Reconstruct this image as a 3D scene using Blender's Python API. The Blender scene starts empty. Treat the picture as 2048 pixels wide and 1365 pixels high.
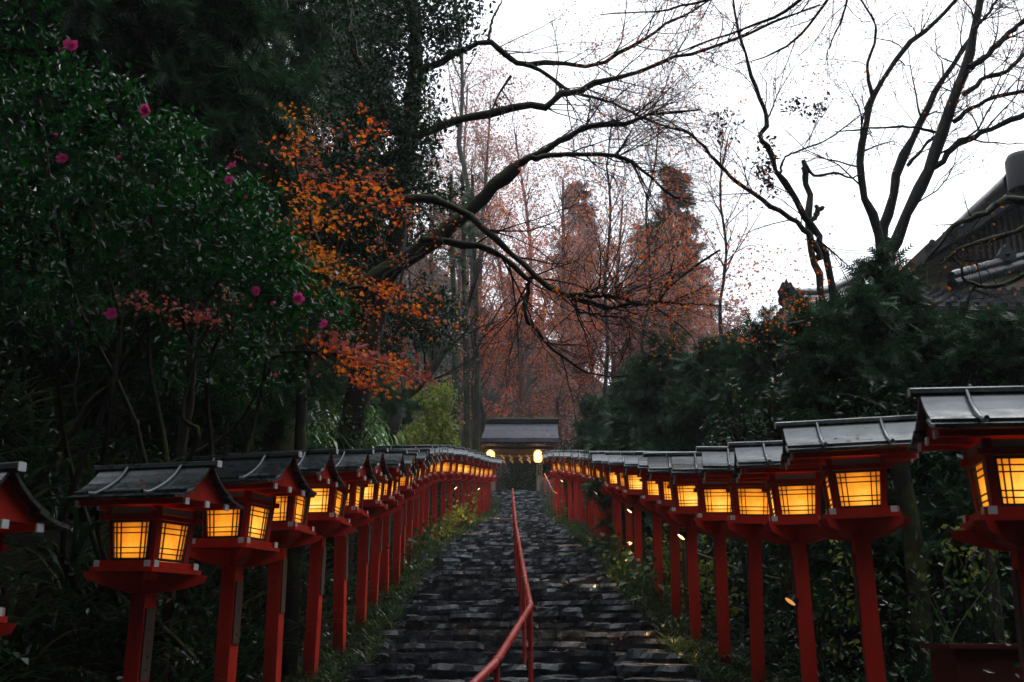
import bpy, math, random
import numpy as np
from mathutils import Vector, Matrix, noise as mnoise
rng = np.random.default_rng(7); random.seed(7)
SC = bpy.context.scene
COL = SC.collection

# ------------------------------------------------------------------ camera, world, sun, exposure
EYE = 1.92; PITCH = math.radians(15.0); FPX = 2250.0
cam_d = bpy.data.cameras.new('camera'); cam = bpy.data.objects.new('camera', cam_d); COL.objects.link(cam)
cam.location = (0, 0, EYE); cam.rotation_euler = (math.radians(90) + PITCH, 0, 0)
cam_d.sensor_width = 36; cam_d.lens = FPX / 2048 * 36; cam_d.clip_start = 0.05; cam_d.clip_end = 2000
cam_d.dof.use_dof = True; cam_d.dof.focus_distance = 20; cam_d.dof.aperture_fstop = 5.6
SC.camera = cam
w = bpy.data.worlds.new('World'); SC.world = w; w.use_nodes = True
nt = w.node_tree; bg = nt.nodes['Background']
sky = nt.nodes.new('ShaderNodeTexSky'); sky.sky_type = 'NISHITA'; sky.sun_disc = False
SUN_EL, SUN_ROT = math.radians(42), math.radians(35)
sky.sun_elevation = SUN_EL; sky.sun_rotation = SUN_ROT; sky.air_density = 1.0; sky.dust_density = 4.0; sky.ozone_density = 1.5
mix = nt.nodes.new('ShaderNodeMix'); mix.data_type = 'RGBA'; mix.inputs[0].default_value = 0.9   # an even layer of cloud over the blue
nt.links.new(sky.outputs[0], mix.inputs[6]); mix.inputs[7].default_value = (13.8, 14.5, 15.6, 1)
nt.links.new(mix.outputs[2], bg.inputs[0]); bg.inputs[1].default_value = 0.15
sun_d = bpy.data.lights.new('sun', 'SUN'); sun_d.energy = 0.5; sun_d.angle = math.radians(20); sun_d.color = (1, 0.97, 0.93)
sun = bpy.data.objects.new('sun', sun_d); COL.objects.link(sun)
sd = Vector((math.sin(SUN_ROT) * math.cos(SUN_EL), math.cos(SUN_ROT) * math.cos(SUN_EL), math.sin(SUN_EL)))
sun.rotation_euler = (-sd).to_track_quat('-Z', 'Y').to_euler(); sun.location = sd * 60
SC.view_settings.view_transform = 'Standard'; SC.view_settings.look = 'None'
SC.view_settings.exposure = -0.25; SC.view_settings.gamma = 1.0
SC.render.engine = 'CYCLES'
SC.cycles.max_bounces = 6; SC.cycles.diffuse_bounces = 3; SC.cycles.transmission_bounces = 4; SC.cycles.volume_bounces = 0
SC.cycles.use_denoising = True; SC.cycles.sample_clamp_indirect = 4.0

def W(px, py, Y):
    """the point at forward distance Y that shows at photo pixel (px, py)"""
    u = (px - 1024) / FPX; v = (682.5 - py) / FPX
    c, s = math.cos(PITCH), math.sin(PITCH)
    t = Y / (c - v * s)
    return np.array((u * t, Y, EYE + (s + v * c) * t))

# ------------------------------------------------------------------ mesh helpers
class Acc:
    def __init__(s): s.V = []; s.F = []; s.M = []; s.n = 0
    def add(s, V, F, m=0):
        V = np.asarray(V, float).reshape(-1, 3); F = np.asarray(F, int)
        if len(F) == 0: return
        s.V.append(V); s.F.append(F + s.n); s.M.append(np.full(len(F), m, int)); s.n += len(V)
    def build(s, name, mats, parent=None, smooth=False):
        V = np.concatenate(s.V); me = bpy.data.meshes.new(name)
        tot = np.concatenate([np.full(len(f), f.shape[1], int) for f in s.F]); L = np.concatenate([f.ravel() for f in s.F])
        me.vertices.add(len(V)); me.vertices.foreach_set('co', V.astype(np.float32).ravel())
        me.loops.add(len(L)); me.loops.foreach_set('vertex_index', L.astype(np.int32))
        me.polygons.add(len(tot)); st = np.concatenate([[0], np.cumsum(tot)[:-1]])
        me.polygons.foreach_set('loop_start', st.astype(np.int32)); me.polygons.foreach_set('loop_total', tot.astype(np.int32))
        me.polygons.foreach_set('material_index', np.concatenate(s.M).astype(np.int32))
        me.polygons.foreach_set('use_smooth', np.full(len(tot), smooth, bool))
        for m in (mats if isinstance(mats, (list, tuple)) else [mats]): me.materials.append(m)
        me.update(calc_edges=True); me.validate()
        o = bpy.data.objects.new(name, me); COL.objects.link(o)
        if parent is not None: o.parent = parent
        return o
def box(a, x0, x1, y0, y1, z0, z1, m=0):
    V = [(x, y, z) for z in (z0, z1) for y in (y0, y1) for x in (x0, x1)]
    a.add(V, [(0, 2, 3, 1), (4, 5, 7, 6), (0, 1, 5, 4), (2, 6, 7, 3), (0, 4, 6, 2), (1, 3, 7, 5)], m)
def hexa(a, c, m=0):  # 8 corners, bottom four then top four, x fastest
    a.add(c, [(0, 2, 3, 1), (4, 5, 7, 6), (0, 1, 5, 4), (2, 6, 7, 3), (0, 4, 6, 2), (1, 3, 7, 5)], m)
def prism(a, prof, x0, x1, axis='x', m=0):
    """closed polygon prof [(s, z)] swept from x0 to x1; s runs along y (axis x) or along x (axis y)"""
    n = len(prof); V = []
    for x in (x0, x1):
        for s_, z in prof: V.append((x, s_, z) if axis == 'x' else (s_, x, z))
    a.add(V, [(i, (i + 1) % n, n + (i + 1) % n, n + i) for i in range(n)], m)
    a.add(V, [list(range(n))], m); a.add(V, [list(range(2 * n - 1, n - 1, -1))], m)
def tubes(a, P, R, n=6, m=0):
    """P (M,N,3), R (M,N): M tubes at once"""
    P = np.asarray(P, float); R = np.asarray(R, float)
    if P.ndim == 2: P = P[None]; R = np.broadcast_to(R, P.shape[:2]) if R.ndim < 2 else R
    R = np.broadcast_to(R, P.shape[:2])
    M, N, _ = P.shape
    T = np.gradient(P, axis=1); T /= np.linalg.norm(T, axis=2, keepdims=True) + 1e-9
    ch = P[:, -1] - P[:, 0]; ref = np.zeros((M, 3)); ref[np.arange(M), np.argmin(np.abs(ch), axis=1)] = 1
    u = np.cross(T, ref[:, None, :]); u /= np.linalg.norm(u, axis=2, keepdims=True) + 1e-9
    v = np.cross(T, u); an = np.arange(n) * 2 * math.pi / n
    V = P[:, :, None, :] + R[:, :, None, None] * (np.cos(an)[None, None, :, None] * u[:, :, None, :] + np.sin(an)[None, None, :, None] * v[:, :, None, :])
    base = (np.arange(M) * N * n)[:, None, None] + (np.arange(N - 1) * n)[None, :, None]
    k = np.arange(n)[None, None, :]; k2 = (k + 1) % n
    F = np.stack([base + k, base + k2, base + n + k2, base + n + k], axis=-1).reshape(-1, 4)
    a.add(V.reshape(-1, 3), F, m)
def disc_cap(a, c, r, nrm, n=12, m=0):
    nrm = Vector(nrm).normalized(); q = nrm.to_track_quat('Z', 'Y')
    V = [tuple(Vector(c))] + [tuple(Vector(c) + q @ Vector((r * math.cos(i * 2 * math.pi / n), r * math.sin(i * 2 * math.pi / n), 0))) for i in range(n)]
    a.add(V, [(0, 1 + i, 1 + (i + 1) % n) for i in range(n)], m)
def resample(P, n=14):
    P = np.asarray(P, float); K = len(P)
    if K == 2: t = np.linspace(0, 1, n)[:, None]; return P[0] * (1 - t) + P[1] * t
    E = np.vstack([2 * P[0] - P[1], P, 2 * P[-1] - P[-2]]); out = []
    for t in np.linspace(0, K - 1 - 1e-6, n):
        i = int(t); f = t - i; p0, p1, p2, p3 = E[i], E[i + 1], E[i + 2], E[i + 3]
        out.append(0.5 * (2 * p1 + (p2 - p0) * f + (2 * p0 - 5 * p1 + 4 * p2 - p3) * f * f + (3 * p1 - p0 - 3 * p2 + p3) * f ** 3))
    return np.array(out)
def unit(v): return v / (np.linalg.norm(v, axis=-1, keepdims=True) + 1e-9)
def spawn(P, R, k, t0=.2, t1=1., ang=.8, ln=1., npts=5, up=.1, grav=0., wob=.15, rr=.6, rmax=9., tip=.2, flat=0.):
    """k children on each parent"""
    M, N, _ = P.shape
    t = rng.uniform(t0, t1, (M, k)); ti = t * (N - 1); i = np.minimum(ti.astype(int), N - 2); f = (ti - i)[..., None]
    r_ = np.arange(M)[:, None]
    base = P[r_, i] * (1 - f) + P[r_, i + 1] * f; T = unit(P[r_, i + 1] - P[r_, i])
    rad = R[r_, i] * (1 - f[..., 0]) + R[r_, i + 1] * f[..., 0]
    q = rng.normal(size=(M, k, 3)); q[..., 2] *= (1 - flat); q -= (q * T).sum(-1, keepdims=True) * T; q = unit(q)
    a_ = (ang * rng.uniform(.6, 1.3, (M, k)))[..., None]
    d = np.cos(a_) * T + np.sin(a_) * q; d[..., 2] += up; d = unit(d)
    L = (ln * rng.uniform(.5, 1.25, (M, k)) * (1 - .45 * t))[..., None]
    pts = [base]
    for j in range(npts - 1):
        d = d + rng.normal(size=d.shape) * wob; d[..., 2] += grav; d = unit(d); pts.append(pts[-1] + d * L / (npts - 1))
    Q = np.stack(pts, axis=2).reshape(M * k, npts, 3)
    rs = np.minimum(rad * rr, rmax).reshape(M * k, 1)
    return Q, rs * np.linspace(1, tip, npts)[None, :]
# leaf templates: y is the leaf's length, z its face
def T_maple():
    tips = [(-90 + 180, 1.0), (48, .92), (132, .92), (8, .68), (172, .68)]
    ang = sorted([(math.radians(x), r) for x, r in tips]); pts = []
    pts.append((0, -.05, 0))
    for i, (a_, r) in enumerate(ang):
        pts.append((r * .5 * math.cos(a_), r * .5 * math.sin(a_) + .05, -.05))
        if i < len(ang) - 1:
            b = (a_ + ang[i + 1][0]) / 2; pts.append((.17 * math.cos(b), .17 * math.sin(b) + .05, .03))
    V = [(0, .06, .03)] + pts; n = len(pts)
    return np.array(V), np.array([(0, 1 + i, 1 + (i + 1) % n) for i in range(n)])
def T_broad(w_=.24):
    return np.array([(0, 0, 0), (-w_, .45, .04), (w_, .45, .04), (0, 1, -.06), (0, .45, -.03)]), np.array([(0, 2, 4), (2, 3, 4), (3, 1, 4), (1, 0, 4)])
def T_quad(w_=.3): return np.array([(0, 0, 0), (w_, .5, .05), (0, 1, 0), (-w_, .5, .05)]), np.array([(0, 1, 2, 3)])
def T_spray(n=9, droop=.25, w_=.035, ln=.34):
    V = []; F = []
    for i in range(n):
        y = .08 + .85 * i / (n - 1); L = ln * (1 - .65 * i / n)
        for sgn in (-1, 1):
            b = len(V); z = -droop * y * y
            V += [(0, y - w_, z), (0, y + w_, z), (sgn * L, y + L * .75, z - L * .25)]; F.append((b, b + 1, b + 2))
    b = len(V); V += [(-.015, 0, 0), (.015, 0, 0), (0, 1, -droop)]; F.append((b, b + 1, b + 2))
    return np.array(V), np.array(F)
def strip(pts, wd):
    """a blade along pts with widths wd"""
    pts = np.array(pts, float); V = []; F = []
    T = np.gradient(pts, axis=0); side = np.cross(T, (0, 0, 1)); side = unit(side)
    for p, s_, q in zip(pts, side, wd): V += [p - s_ * q, p + s_ * q]
    for i in range(len(pts) - 1): F.append((2 * i, 2 * i + 1, 2 * i + 3, 2 * i + 2))
    return np.array(V), np.array(F)
def T_join(parts):
    V = []; F = []; n = 0
    for v, f in parts: V.append(v); F.append(f + n); n += len(v)
    return np.concatenate(V), np.concatenate(F)
def T_tuft(n=14, h=.5, spread=.55, wd=.012):
    r = np.random.default_rng(3); ps = []
    for i in range(n):
        a_ = r.uniform(0, 6.28); L = h * r.uniform(.6, 1.2); s_ = spread * r.uniform(.5, 1.2); t = np.linspace(0, 1, 6)
        d = s_ * t ** 1.3; z = L * (t * 1.5 - .9 * t ** 2.2) ; p = np.stack([d * math.cos(a_), d * math.sin(a_), z], 1)
        ps.append(strip(p, wd * np.array([.6, 1, 1.1, 1, .7, .1])))
    return T_join(ps)
def T_sasa(n=9):
    r = np.random.default_rng(5); ps = []
    p = np.array([(0, 0, 0), (.03, 0, .35), (.1, .02, .62), (.2, .04, .8)]); ps.append(strip(p, [.006, .005, .004, .003]))
    for i in range(n):
        b = p[1] * (1 - i / n) + p[3] * (i / n) if i else p[3]; a_ = r.uniform(-1.9, 1.9); L = r.uniform(.2, .32); t = np.linspace(0, 1, 4)
        z = .10 * t - .35 * L * t * t * 2
        q = b + np.stack([L * t * math.cos(a_), L * t * math.sin(a_), z], 1); ps.append(strip(q, np.array([.004, .022, .018, .002])))
    return T_join(ps)
def T_fern(n=6):
    r = np.random.default_rng(9); V = []; F = []
    for i in range(n):
        a_ = i * 6.28 / n + r.uniform(-.3, .3); L = r.uniform(.4, .65); c, s_ = math.cos(a_), math.sin(a_)
        for j in range(12):
            t = (j + 1) / 12; d = L * t; z = .55 * L * math.sin(t * 2.2) ; wl = .13 * L * 2 * math.sin(math.pi * (t * .85 + .1))
            for sg in (-1, 1):
                b = len(V); V += [(d * c, d * s_, z), ((d + .035) * c, (d + .035) * s_, z), ((d + .03) * c - sg * s_ * wl, (d + .03) * s_ + sg * c * wl, z - .03)]; F.append((b, b + 1, b + 2))
    return np.array(V), np.array(F)
def place(a, tpl, pos, d=None, nrm=None, sc=1., m=0):
    V, F = tpl; pos = np.asarray(pos, float); M = len(pos)
    if M == 0: return
    if d is None:                                    # upright things: a random turn about z
        an = rng.uniform(0, 2 * math.pi, M); x = np.stack([np.cos(an), np.sin(an), 0 * an], 1); y = np.stack([-np.sin(an), np.cos(an), 0 * an], 1)
        z = np.tile((0, 0, 1.), (M, 1)); z = unit(z + rng.normal(size=(M, 3)) * .12)
    else:
        y = unit(np.asarray(d, float)); z = np.asarray(nrm, float); z = unit(z - (z * y).sum(-1, keepdims=True) * y); x = np.cross(y, z)
    sc = np.broadcast_to(np.asarray(sc, float), (M,))[:, None, None]
    Q = (V[None, :, 0:1] * x[:, None] + V[None, :, 1:2] * y[:, None] + V[None, :, 2:3] * z[:, None]) * sc + pos[:, None]
    a.add(Q.reshape(-1, 3), (F[None] + (np.arange(M) * len(V))[:, None, None]).reshape(-1, F.shape[1]), m)
def rnd_dirs(n, up=0., flat=1.):
    d = rng.normal(size=(n, 3)); d[:, 2] = d[:, 2] * flat + up; return unit(d)
def leaves_on(a, tpl, P, per, size, jit=.05, droop=-.3, m=0, up=.8, t0=.15):
    """leaves along twigs P (M,N,3)"""
    M, N, _ = P.shape; t = rng.uniform(t0, 1, (M, per)) * (N - 1); i = np.minimum(t.astype(int), N - 2); f = (t - i)[..., None]; r_ = np.arange(M)[:, None]
    pos = (P[r_, i] * (1 - f) + P[r_, i + 1] * f).reshape(-1, 3) + rng.normal(size=(M * per, 3)) * jit
    n = len(pos); place(a, tpl, pos, rnd_dirs(n, droop), rnd_dirs(n, up), size * rng.uniform(.6, 1.25, n), m)
def clumps(a, tpl, blobs, size, per=14, cr=.16, up=.9, droop=-.2, shell=.55, m=0, dirout=.0):
    """blobs: (centre, (rx,ry,rz), number of clumps); leaves gathered in clumps through an uneven crown"""
    for c, r, k in blobs:
        c = np.array(c, float); r = np.array(r, float)
        d = rnd_dirs(k); rad = shell + (1 - shell) * rng.random(k) ** .5; rad *= 1 + .18 * np.sin(d[:, 0] * 5 + d[:, 2] * 7 + c[0])
        cc = c + d * r * rad[:, None]
        pos = np.repeat(cc, per, 0) + rng.normal(size=(k * per, 3)) * cr; out = np.repeat(d, per, 0); n = len(pos)
        dd = unit(rnd_dirs(n, droop) + out * dirout)
        place(a, tpl, pos, dd, rnd_dirs(n, up), size * rng.uniform(.6, 1.25, n), m)

# ------------------------------------------------------------------ tags
def tag(o, label, cat, group=None, kind=None):
    if label: o['label'] = label
    if cat: o['category'] = cat
    if group: o['group'] = group
    if kind: o['kind'] = kind
    return o
def thing(name, label, cat, loc=(0, 0, 0), rotz=0., group=None):
    o = bpy.data.objects.new(name, None); COL.objects.link(o); o.location = tuple(float(v) for v in loc); o.rotation_euler = (0, 0, rotz)
    o.empty_display_size = .2
    return tag(o, label, cat, group)
def part(a, name, mats, root, smooth=False):
    """a mesh in world coordinates made a child of root (root is not turned)"""
    o = a.build(name, mats, root, smooth); o.data.transform(Matrix.Translation(-root.location)); return o

# ------------------------------------------------------------------ materials
def mat(name, base=(.5, .5, .5), rough=.6, metal=0., spec=.5):
    m = bpy.data.materials.new(name); m.use_nodes = True; b = m.node_tree.nodes['Principled BSDF']
    b.inputs['Base Color'].default_value = (*base, 1); b.inputs['Roughness'].default_value = rough; b.inputs['Metallic'].default_value = metal
    b.inputs['Specular IOR Level'].default_value = spec
    return m, m.node_tree, b
def N(nt_, t, **k):
    n = nt_.nodes.new(t)
    for a_, v in k.items(): setattr(n, a_, v)
    return n
def ramp(nt_, stops, src=None):
    r = N(nt_, 'ShaderNodeValToRGB'); cr = r.color_ramp
    while len(cr.elements) < len(stops): cr.elements.new(.5)
    for e, (p, c) in zip(cr.elements, stops): e.position = p; e.color = (*c, 1)
    if src is not None: nt_.links.new(src, r.inputs[0])
    return r
def tex(nt_, scale, detail=6, rough=.6, kind='Object', stretch=None, dim='ShaderNodeTexNoise'):
    tc = N(nt_, 'ShaderNodeTexCoord'); src = tc.outputs[kind]
    if stretch:
        mp = N(nt_, 'ShaderNodeMapping'); mp.inputs['Scale'].default_value = stretch; nt_.links.new(src, mp.inputs[0]); src = mp.outputs[0]
    t = N(nt_, dim); t.inputs['Scale'].default_value = scale
    if dim == 'ShaderNodeTexNoise': t.inputs['Detail'].default_value = detail; t.inputs['Roughness'].default_value = rough
    nt_.links.new(src, t.inputs['Vector']); return t
def bump(nt_, b, src, strength=.4, dist=.02):
    bp = N(nt_, 'ShaderNodeBump'); bp.inputs['Strength'].default_value = strength; bp.inputs['Distance'].default_value = dist
    nt_.links.new(src, bp.inputs['Height']); nt_.links.new(bp.outputs[0], b.inputs['Normal'])
def noisy(name, stops, scale, rough=(.4, .7), bstr=.4, bdist=.02, metal=0., spec=.5, stretch=None, detail=6):
    m, t_, b = mat(name, metal=metal, spec=spec); n = tex(t_, scale, detail, stretch=stretch); r = ramp(t_, stops, n.outputs[0]); t_.links.new(r.outputs[0], b.inputs['Base Color'])
    n2 = tex(t_, scale * .37, 3); mr = N(t_, 'ShaderNodeMapRange'); mr.inputs['From Min'].default_value = .35; mr.inputs['From Max'].default_value = .65
    mr.inputs['To Min'].default_value = rough[0]; mr.inputs['To Max'].default_value = rough[1]
    t_.links.new(n2.outputs[0], mr.inputs['Value']); t_.links.new(mr.outputs[0], b.inputs['Roughness'])
    if bstr: bump(t_, b, n.outputs[0], bstr, bdist)
    return m
def leafmat(name, stops, rough=.35, trans=.3, spec=.25, tr_gain=1.6):
    m, t_, b = mat(name, rough=rough, spec=spec)
    g = N(t_, 'ShaderNodeNewGeometry'); r = ramp(t_, stops, g.outputs['Random Per Island']); t_.links.new(r.outputs[0], b.inputs['Base Color'])
    tl = N(t_, 'ShaderNodeBsdfTranslucent'); mx = N(t_, 'ShaderNodeMixShader'); mx.inputs[0].default_value = trans
    vm = N(t_, 'ShaderNodeVectorMath', operation='SCALE'); vm.inputs['Scale'].default_value = tr_gain; t_.links.new(r.outputs[0], vm.inputs[0]); t_.links.new(vm.outputs[0], tl.inputs[0])
    out = t_.nodes['Material Output']; t_.links.new(b.outputs[0], mx.inputs[1]); t_.links.new(tl.outputs[0], mx.inputs[2]); t_.links.new(mx.outputs[0], out.inputs[0])
    return m
def emis(name, col, s, base=None):
    m, t_, b = mat(name, base or col, .5); b.inputs['Emission Color'].default_value = (*col, 1); b.inputs['Emission Strength'].default_value = s; return m, t_, b

M = {}
M['red'] = noisy('vermilion_paint', [(.2, (.16, .010, .006)), (.38, (.50, .020, .009)), (.62, (.62, .030, .012)), (.8, (.66, .05, .022)), (.9, (.40, .05, .03))], 8, (.4, .75), .35, .004, stretch=(1, 1, .15), spec=.2)
def grime(m):
    '''green-black grime creeping up the foot of each post'''
    t_ = m.node_tree; b = t_.nodes['Principled BSDF']; src = b.inputs['Base Color'].links[0].from_socket; tc = N(t_, 'ShaderNodeTexCoord'); sp = N(t_, 'ShaderNodeSeparateXYZ'); t_.links.new(tc.outputs['Object'], sp.inputs[0])
    n = tex(t_, 6, 6, stretch=(1, 1, .4)); ad = N(t_, 'ShaderNodeMath', operation='MULTIPLY_ADD'); ad.inputs[1].default_value = .9; t_.links.new(n.outputs[0], ad.inputs[0]); t_.links.new(sp.outputs[2], ad.inputs[2])
    rp = ramp(t_, [(.50, (.85, .85, .85)), (.85, (0, 0, 0))], ad.outputs[0]); mx = N(t_, 'ShaderNodeMix'); mx.data_type = 'RGBA'; mx.inputs[7].default_value = (.03, .028, .012, 1)
    t_.links.new(rp.outputs[0], mx.inputs[0]); t_.links.new(src, mx.inputs[6]); t_.links.new(mx.outputs[2], b.inputs['Base Color'])
grime(M['red'])
M['redrail'] = noisy('red_rail_paint', [(.3, (.42, .03, .03)), (.7, (.60, .07, .06))], 4, (.2, .3), 0, .002)
def m_roof():
    m, t_, b = mat('black_roof_paint', metal=.0, spec=.5); n = tex(t_, 5, 8, stretch=(.35, 3, 3))
    r = ramp(t_, [(.3, (.006, .008, .010)), (.7, (.016, .021, .025))], n.outputs[0])
    n2 = tex(t_, 3.2, 8); oi = N(t_, 'ShaderNodeObjectInfo'); ad = N(t_, 'ShaderNodeMath', operation='MULTIPLY_ADD'); ad.inputs[1].default_value = .16; t_.links.new(oi.outputs['Random'], ad.inputs[0]); t_.links.new(n2.outputs[0], ad.inputs[2])
    mr = ramp(t_, [(.62, (0, 0, 0)), (.70, (.8, .8, .8))], ad.outputs[0])
    mx = N(t_, 'ShaderNodeMix'); mx.data_type = 'RGBA'; mx.inputs[7].default_value = (.045, .05, .015, 1)
    t_.links.new(mr.outputs[0], mx.inputs[0]); t_.links.new(r.outputs[0], mx.inputs[6]); t_.links.new(mx.outputs[2], b.inputs['Base Color'])
    b.inputs['Coat Weight'].default_value = 1; b.inputs['Coat Roughness'].default_value = .22; b.inputs['Coat IOR'].default_value = 1.75; b.inputs['Coat Tint'].default_value = (.82, .95, 1, 1)
    b.inputs['Roughness'].default_value = .5; bump(t_, b, n.outputs[0], .25, .004)
    n4 = tex(t_, 11, 5, stretch=(.5, 1, 1)); cr_ = N(t_, 'ShaderNodeMapRange'); cr_.inputs['From Min'].default_value = .35; cr_.inputs['From Max'].default_value = .68; cr_.inputs['To Min'].default_value = .12; cr_.inputs['To Max'].default_value = .5; t_.links.new(n4.outputs[0], cr_.inputs['Value']); t_.links.new(cr_.outputs[0], b.inputs['Coat Roughness']); return m
M['roof'] = m_roof()
M['white'] = mat('white_end_paint', (.72, .73, .72), .6)[0]
M['strip'] = mat('pale_strip_paint', (.42, .36, .33), .6)[0]
M['lattice'] = mat('blue_black_lattice', (.018, .035, .05), .45)[0]
def m_pane():
    m, t_, b = mat('glowing_paper', (.25, .10, .03), .35)
    tc = N(t_, 'ShaderNodeTexCoord'); n = tex(t_, 9, 5); oi = N(t_, 'ShaderNodeObjectInfo')
    vl = N(t_, 'ShaderNodeVectorMath', operation='LENGTH'); sp = N(t_, 'ShaderNodeMapping'); sp.inputs['Location'].default_value = (0, 0, -1.68); t_.links.new(tc.outputs['Object'], sp.inputs[0])
    t_.links.new(sp.outputs[0], vl.inputs[0])      # distance from the bulb behind the paper
    a1 = N(t_, 'ShaderNodeMath', operation='MULTIPLY_ADD'); a1.inputs[1].default_value = .10; t_.links.new(n.outputs[0], a1.inputs[0]); t_.links.new(vl.outputs['Value'], a1.inputs[2])
    a2 = N(t_, 'ShaderNodeMath', operation='MULTIPLY_ADD'); a2.inputs[1].default_value = .05; t_.links.new(oi.outputs['Random'], a2.inputs[0]); t_.links.new(a1.outputs[0], a2.inputs[2])
    r = ramp(t_, [(.19, (1.0, .68, .22)), (.225, (1.0, .46, .06)), (.26, (1.0, .33, .020)), (.32, (.80, .20, .010))], a2.outputs[0])
    t_.links.new(r.outputs[0], b.inputs['Emission Color'])
    st = N(t_, 'ShaderNodeMapRange'); st.inputs['From Min'].default_value = .19; st.inputs['From Max'].default_value = .31; st.inputs['To Min'].default_value = 2.2; st.inputs['To Max'].default_value = .8
    t_.links.new(a2.outputs[0], st.inputs['Value']); t_.links.new(st.outputs[0], b.inputs['Emission Strength']); return m
M['pane'] = m_pane()
M['board'] = noisy('weathered_board', [(.3, (.04, .022, .014)), (.7, (.11, .062, .038))], 14, (.6, .8), .2, .003, stretch=(1, 1, .1))
M['ink'] = mat('brush_ink', (.012, .01, .01), .6)[0]
def m_stone():
    m, t_, b = mat('wet_slate', spec=.35)
    g = N(t_, 'ShaderNodeNewGeometry'); n = tex(t_, 6, 10, .65); ad = N(t_, 'ShaderNodeMath', operation='MULTIPLY_ADD'); ad.inputs[1].default_value = .25
    t_.links.new(g.outputs['Random Per Island'], ad.inputs[0]); t_.links.new(n.outputs[0], ad.inputs[2])
    r = ramp(t_, [(.35, (.008, .011, .014)), (.7, (.026, .036, .046)), (.95, (.06, .078, .095))], ad.outputs[0]); t_.links.new(r.outputs[0], b.inputs['Base Color'])
    n2 = tex(t_, 2.6, 5); rr_ = N(t_, 'ShaderNodeMapRange'); rr_.inputs['From Min'].default_value = .35; rr_.inputs['From Max'].default_value = .65; rr_.inputs['To Min'].default_value = .10; rr_.inputs['To Max'].default_value = .42
    t_.links.new(n2.outputs[0], rr_.inputs['Value']); t_.links.new(rr_.outputs[0], b.inputs['Roughness'])
    n3 = tex(t_, 16, 9, .7); bump(t_, b, n3.outputs[0], .75, .03)
    b.inputs['Coat Weight'].default_value = .55; b.inputs['Coat IOR'].default_value = 1.5; b.inputs['Coat Roughness'].default_value = .2; b.inputs['Coat Tint'].default_value = (.80, .93, 1, 1)
    return m
M['stone'] = m_stone()
M['soil'] = noisy('wet_leafy_soil', [(.3, (.007, .007, .004)), (.55, (.016, .012, .007)), (.75, (.010, .018, .006))], 3, (.75, .95), .8, .06, detail=10, spec=.08)
def m_bark(name, dark, light, moss, mossy=.5, scale=9):
    m, t_, b = mat(name, spec=.2); n = tex(t_, scale, 8, .7, stretch=(1, 1, .35)); r = ramp(t_, [(.3, dark), (.75, light)], n.outputs[0])
    g = N(t_, 'ShaderNodeNewGeometry'); sp = N(t_, 'ShaderNodeSeparateXYZ'); t_.links.new(g.outputs['Normal'], sp.inputs[0])
    n2 = tex(t_, 2.2, 6); ad = N(t_, 'ShaderNodeMath', operation='MULTIPLY_ADD'); ad.inputs[1].default_value = .28; t_.links.new(sp.outputs[2], ad.inputs[0]); t_.links.new(n2.outputs[0], ad.inputs[2])
    mr = ramp(t_, [(1.0 - mossy * .8, (0, 0, 0)), (1.1 - mossy * .8, (1, 1, 1))], ad.outputs[0]); mx = N(t_, 'ShaderNodeMix'); mx.data_type = 'RGBA'; mx.inputs[7].default_value = (*moss, 1)
    t_.links.new(mr.outputs[0], mx.inputs[0]); t_.links.new(r.outputs[0], mx.inputs[6]); t_.links.new(mx.outputs[2], b.inputs['Base Color']); b.inputs['Roughness'].default_value = .6
    bump(t_, b, n.outputs[0], .9, .03); return m
M['bark'] = m_bark('dark_maple_bark', (.006, .005, .004), (.026, .022, .018), (.050, .060, .010), .62)
M['barkg'] = m_bark('grey_mossy_bark', (.025, .022, .018), (.09, .08, .065), (.05, .06, .02), .5)
M['barkr'] = m_bark('bare_tree_bark', (.005, .004, .004), (.022, .019, .016), (.035, .042, .010), .5)
M['twig'] = mat('dark_twig', (.016, .011, .010), .7, spec=.15)[0]
M['twigp'] = mat('brown_twig', (.15, .085, .075), .8, spec=.1)[0]
M['maple_o'] = leafmat('orange_maple_leaf', [(0, (.80, .12, .008)), (.35, (.92, .20, .010)), (.6, (.92, .32, .015)), (.8, (.60, .06, .010)), (1, (.30, .05, .02))], .4, .5)
M['maple_y'] = leafmat('amber_maple_leaf', [(0, (.85, .36, .015)), (.5, (.85, .26, .010)), (1, (.70, .14, .008))], .4, .5)
M['maple_p'] = leafmat('pink_red_maple_leaf', [(0, (.42, .06, .03)), (.5, (.50, .12, .08)), (1, (.34, .10, .09))], .25, .35)
M['maple_r'] = leafmat('red_leaf', [(0, (.56, .12, .05)), (.5, (.66, .20, .07)), (1, (.44, .14, .09))], .5, .5)
M['dusky'] = leafmat('dusky_red_leaf', [(0, (.38, .16, .12)), (.5, (.46, .23, .17)), (1, (.28, .15, .13))], .7, .5)
M['dry'] = leafmat('dry_brown_leaf', [(0, (.035, .014, .012)), (1, (.07, .03, .022))], .6, .1)
M['green_d'] = leafmat('dark_glossy_leaf', [(0, (.004, .022, .006)), (.6, (.008, .042, .008)), (1, (.016, .06, .012))], .24, .22, .4)
M['green_c'] = leafmat('camellia_leaf', [(0, (.004, .035, .006)), (.7, (.008, .085, .008)), (1, (.015, .12, .012))], .2, .3, .5)
M['green_m'] = leafmat('mid_green_leaf', [(0, (.02, .05, .018)), (.5, (.04, .085, .022)), (1, (.07, .11, .03))], .35, .3)
M['green_y'] = leafmat('yellow_green_leaf', [(0, (.10, .15, .02)), (.5, (.17, .21, .03)), (1, (.26, .26, .05))], .4, .4)
M['needle'] = leafmat('cedar_needle', [(0, (.010, .036, .014)), (.5, (.020, .068, .026)), (.85, (.04, .10, .04)), (1, (.075, .14, .06))], .4, .2, .2)
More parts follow.
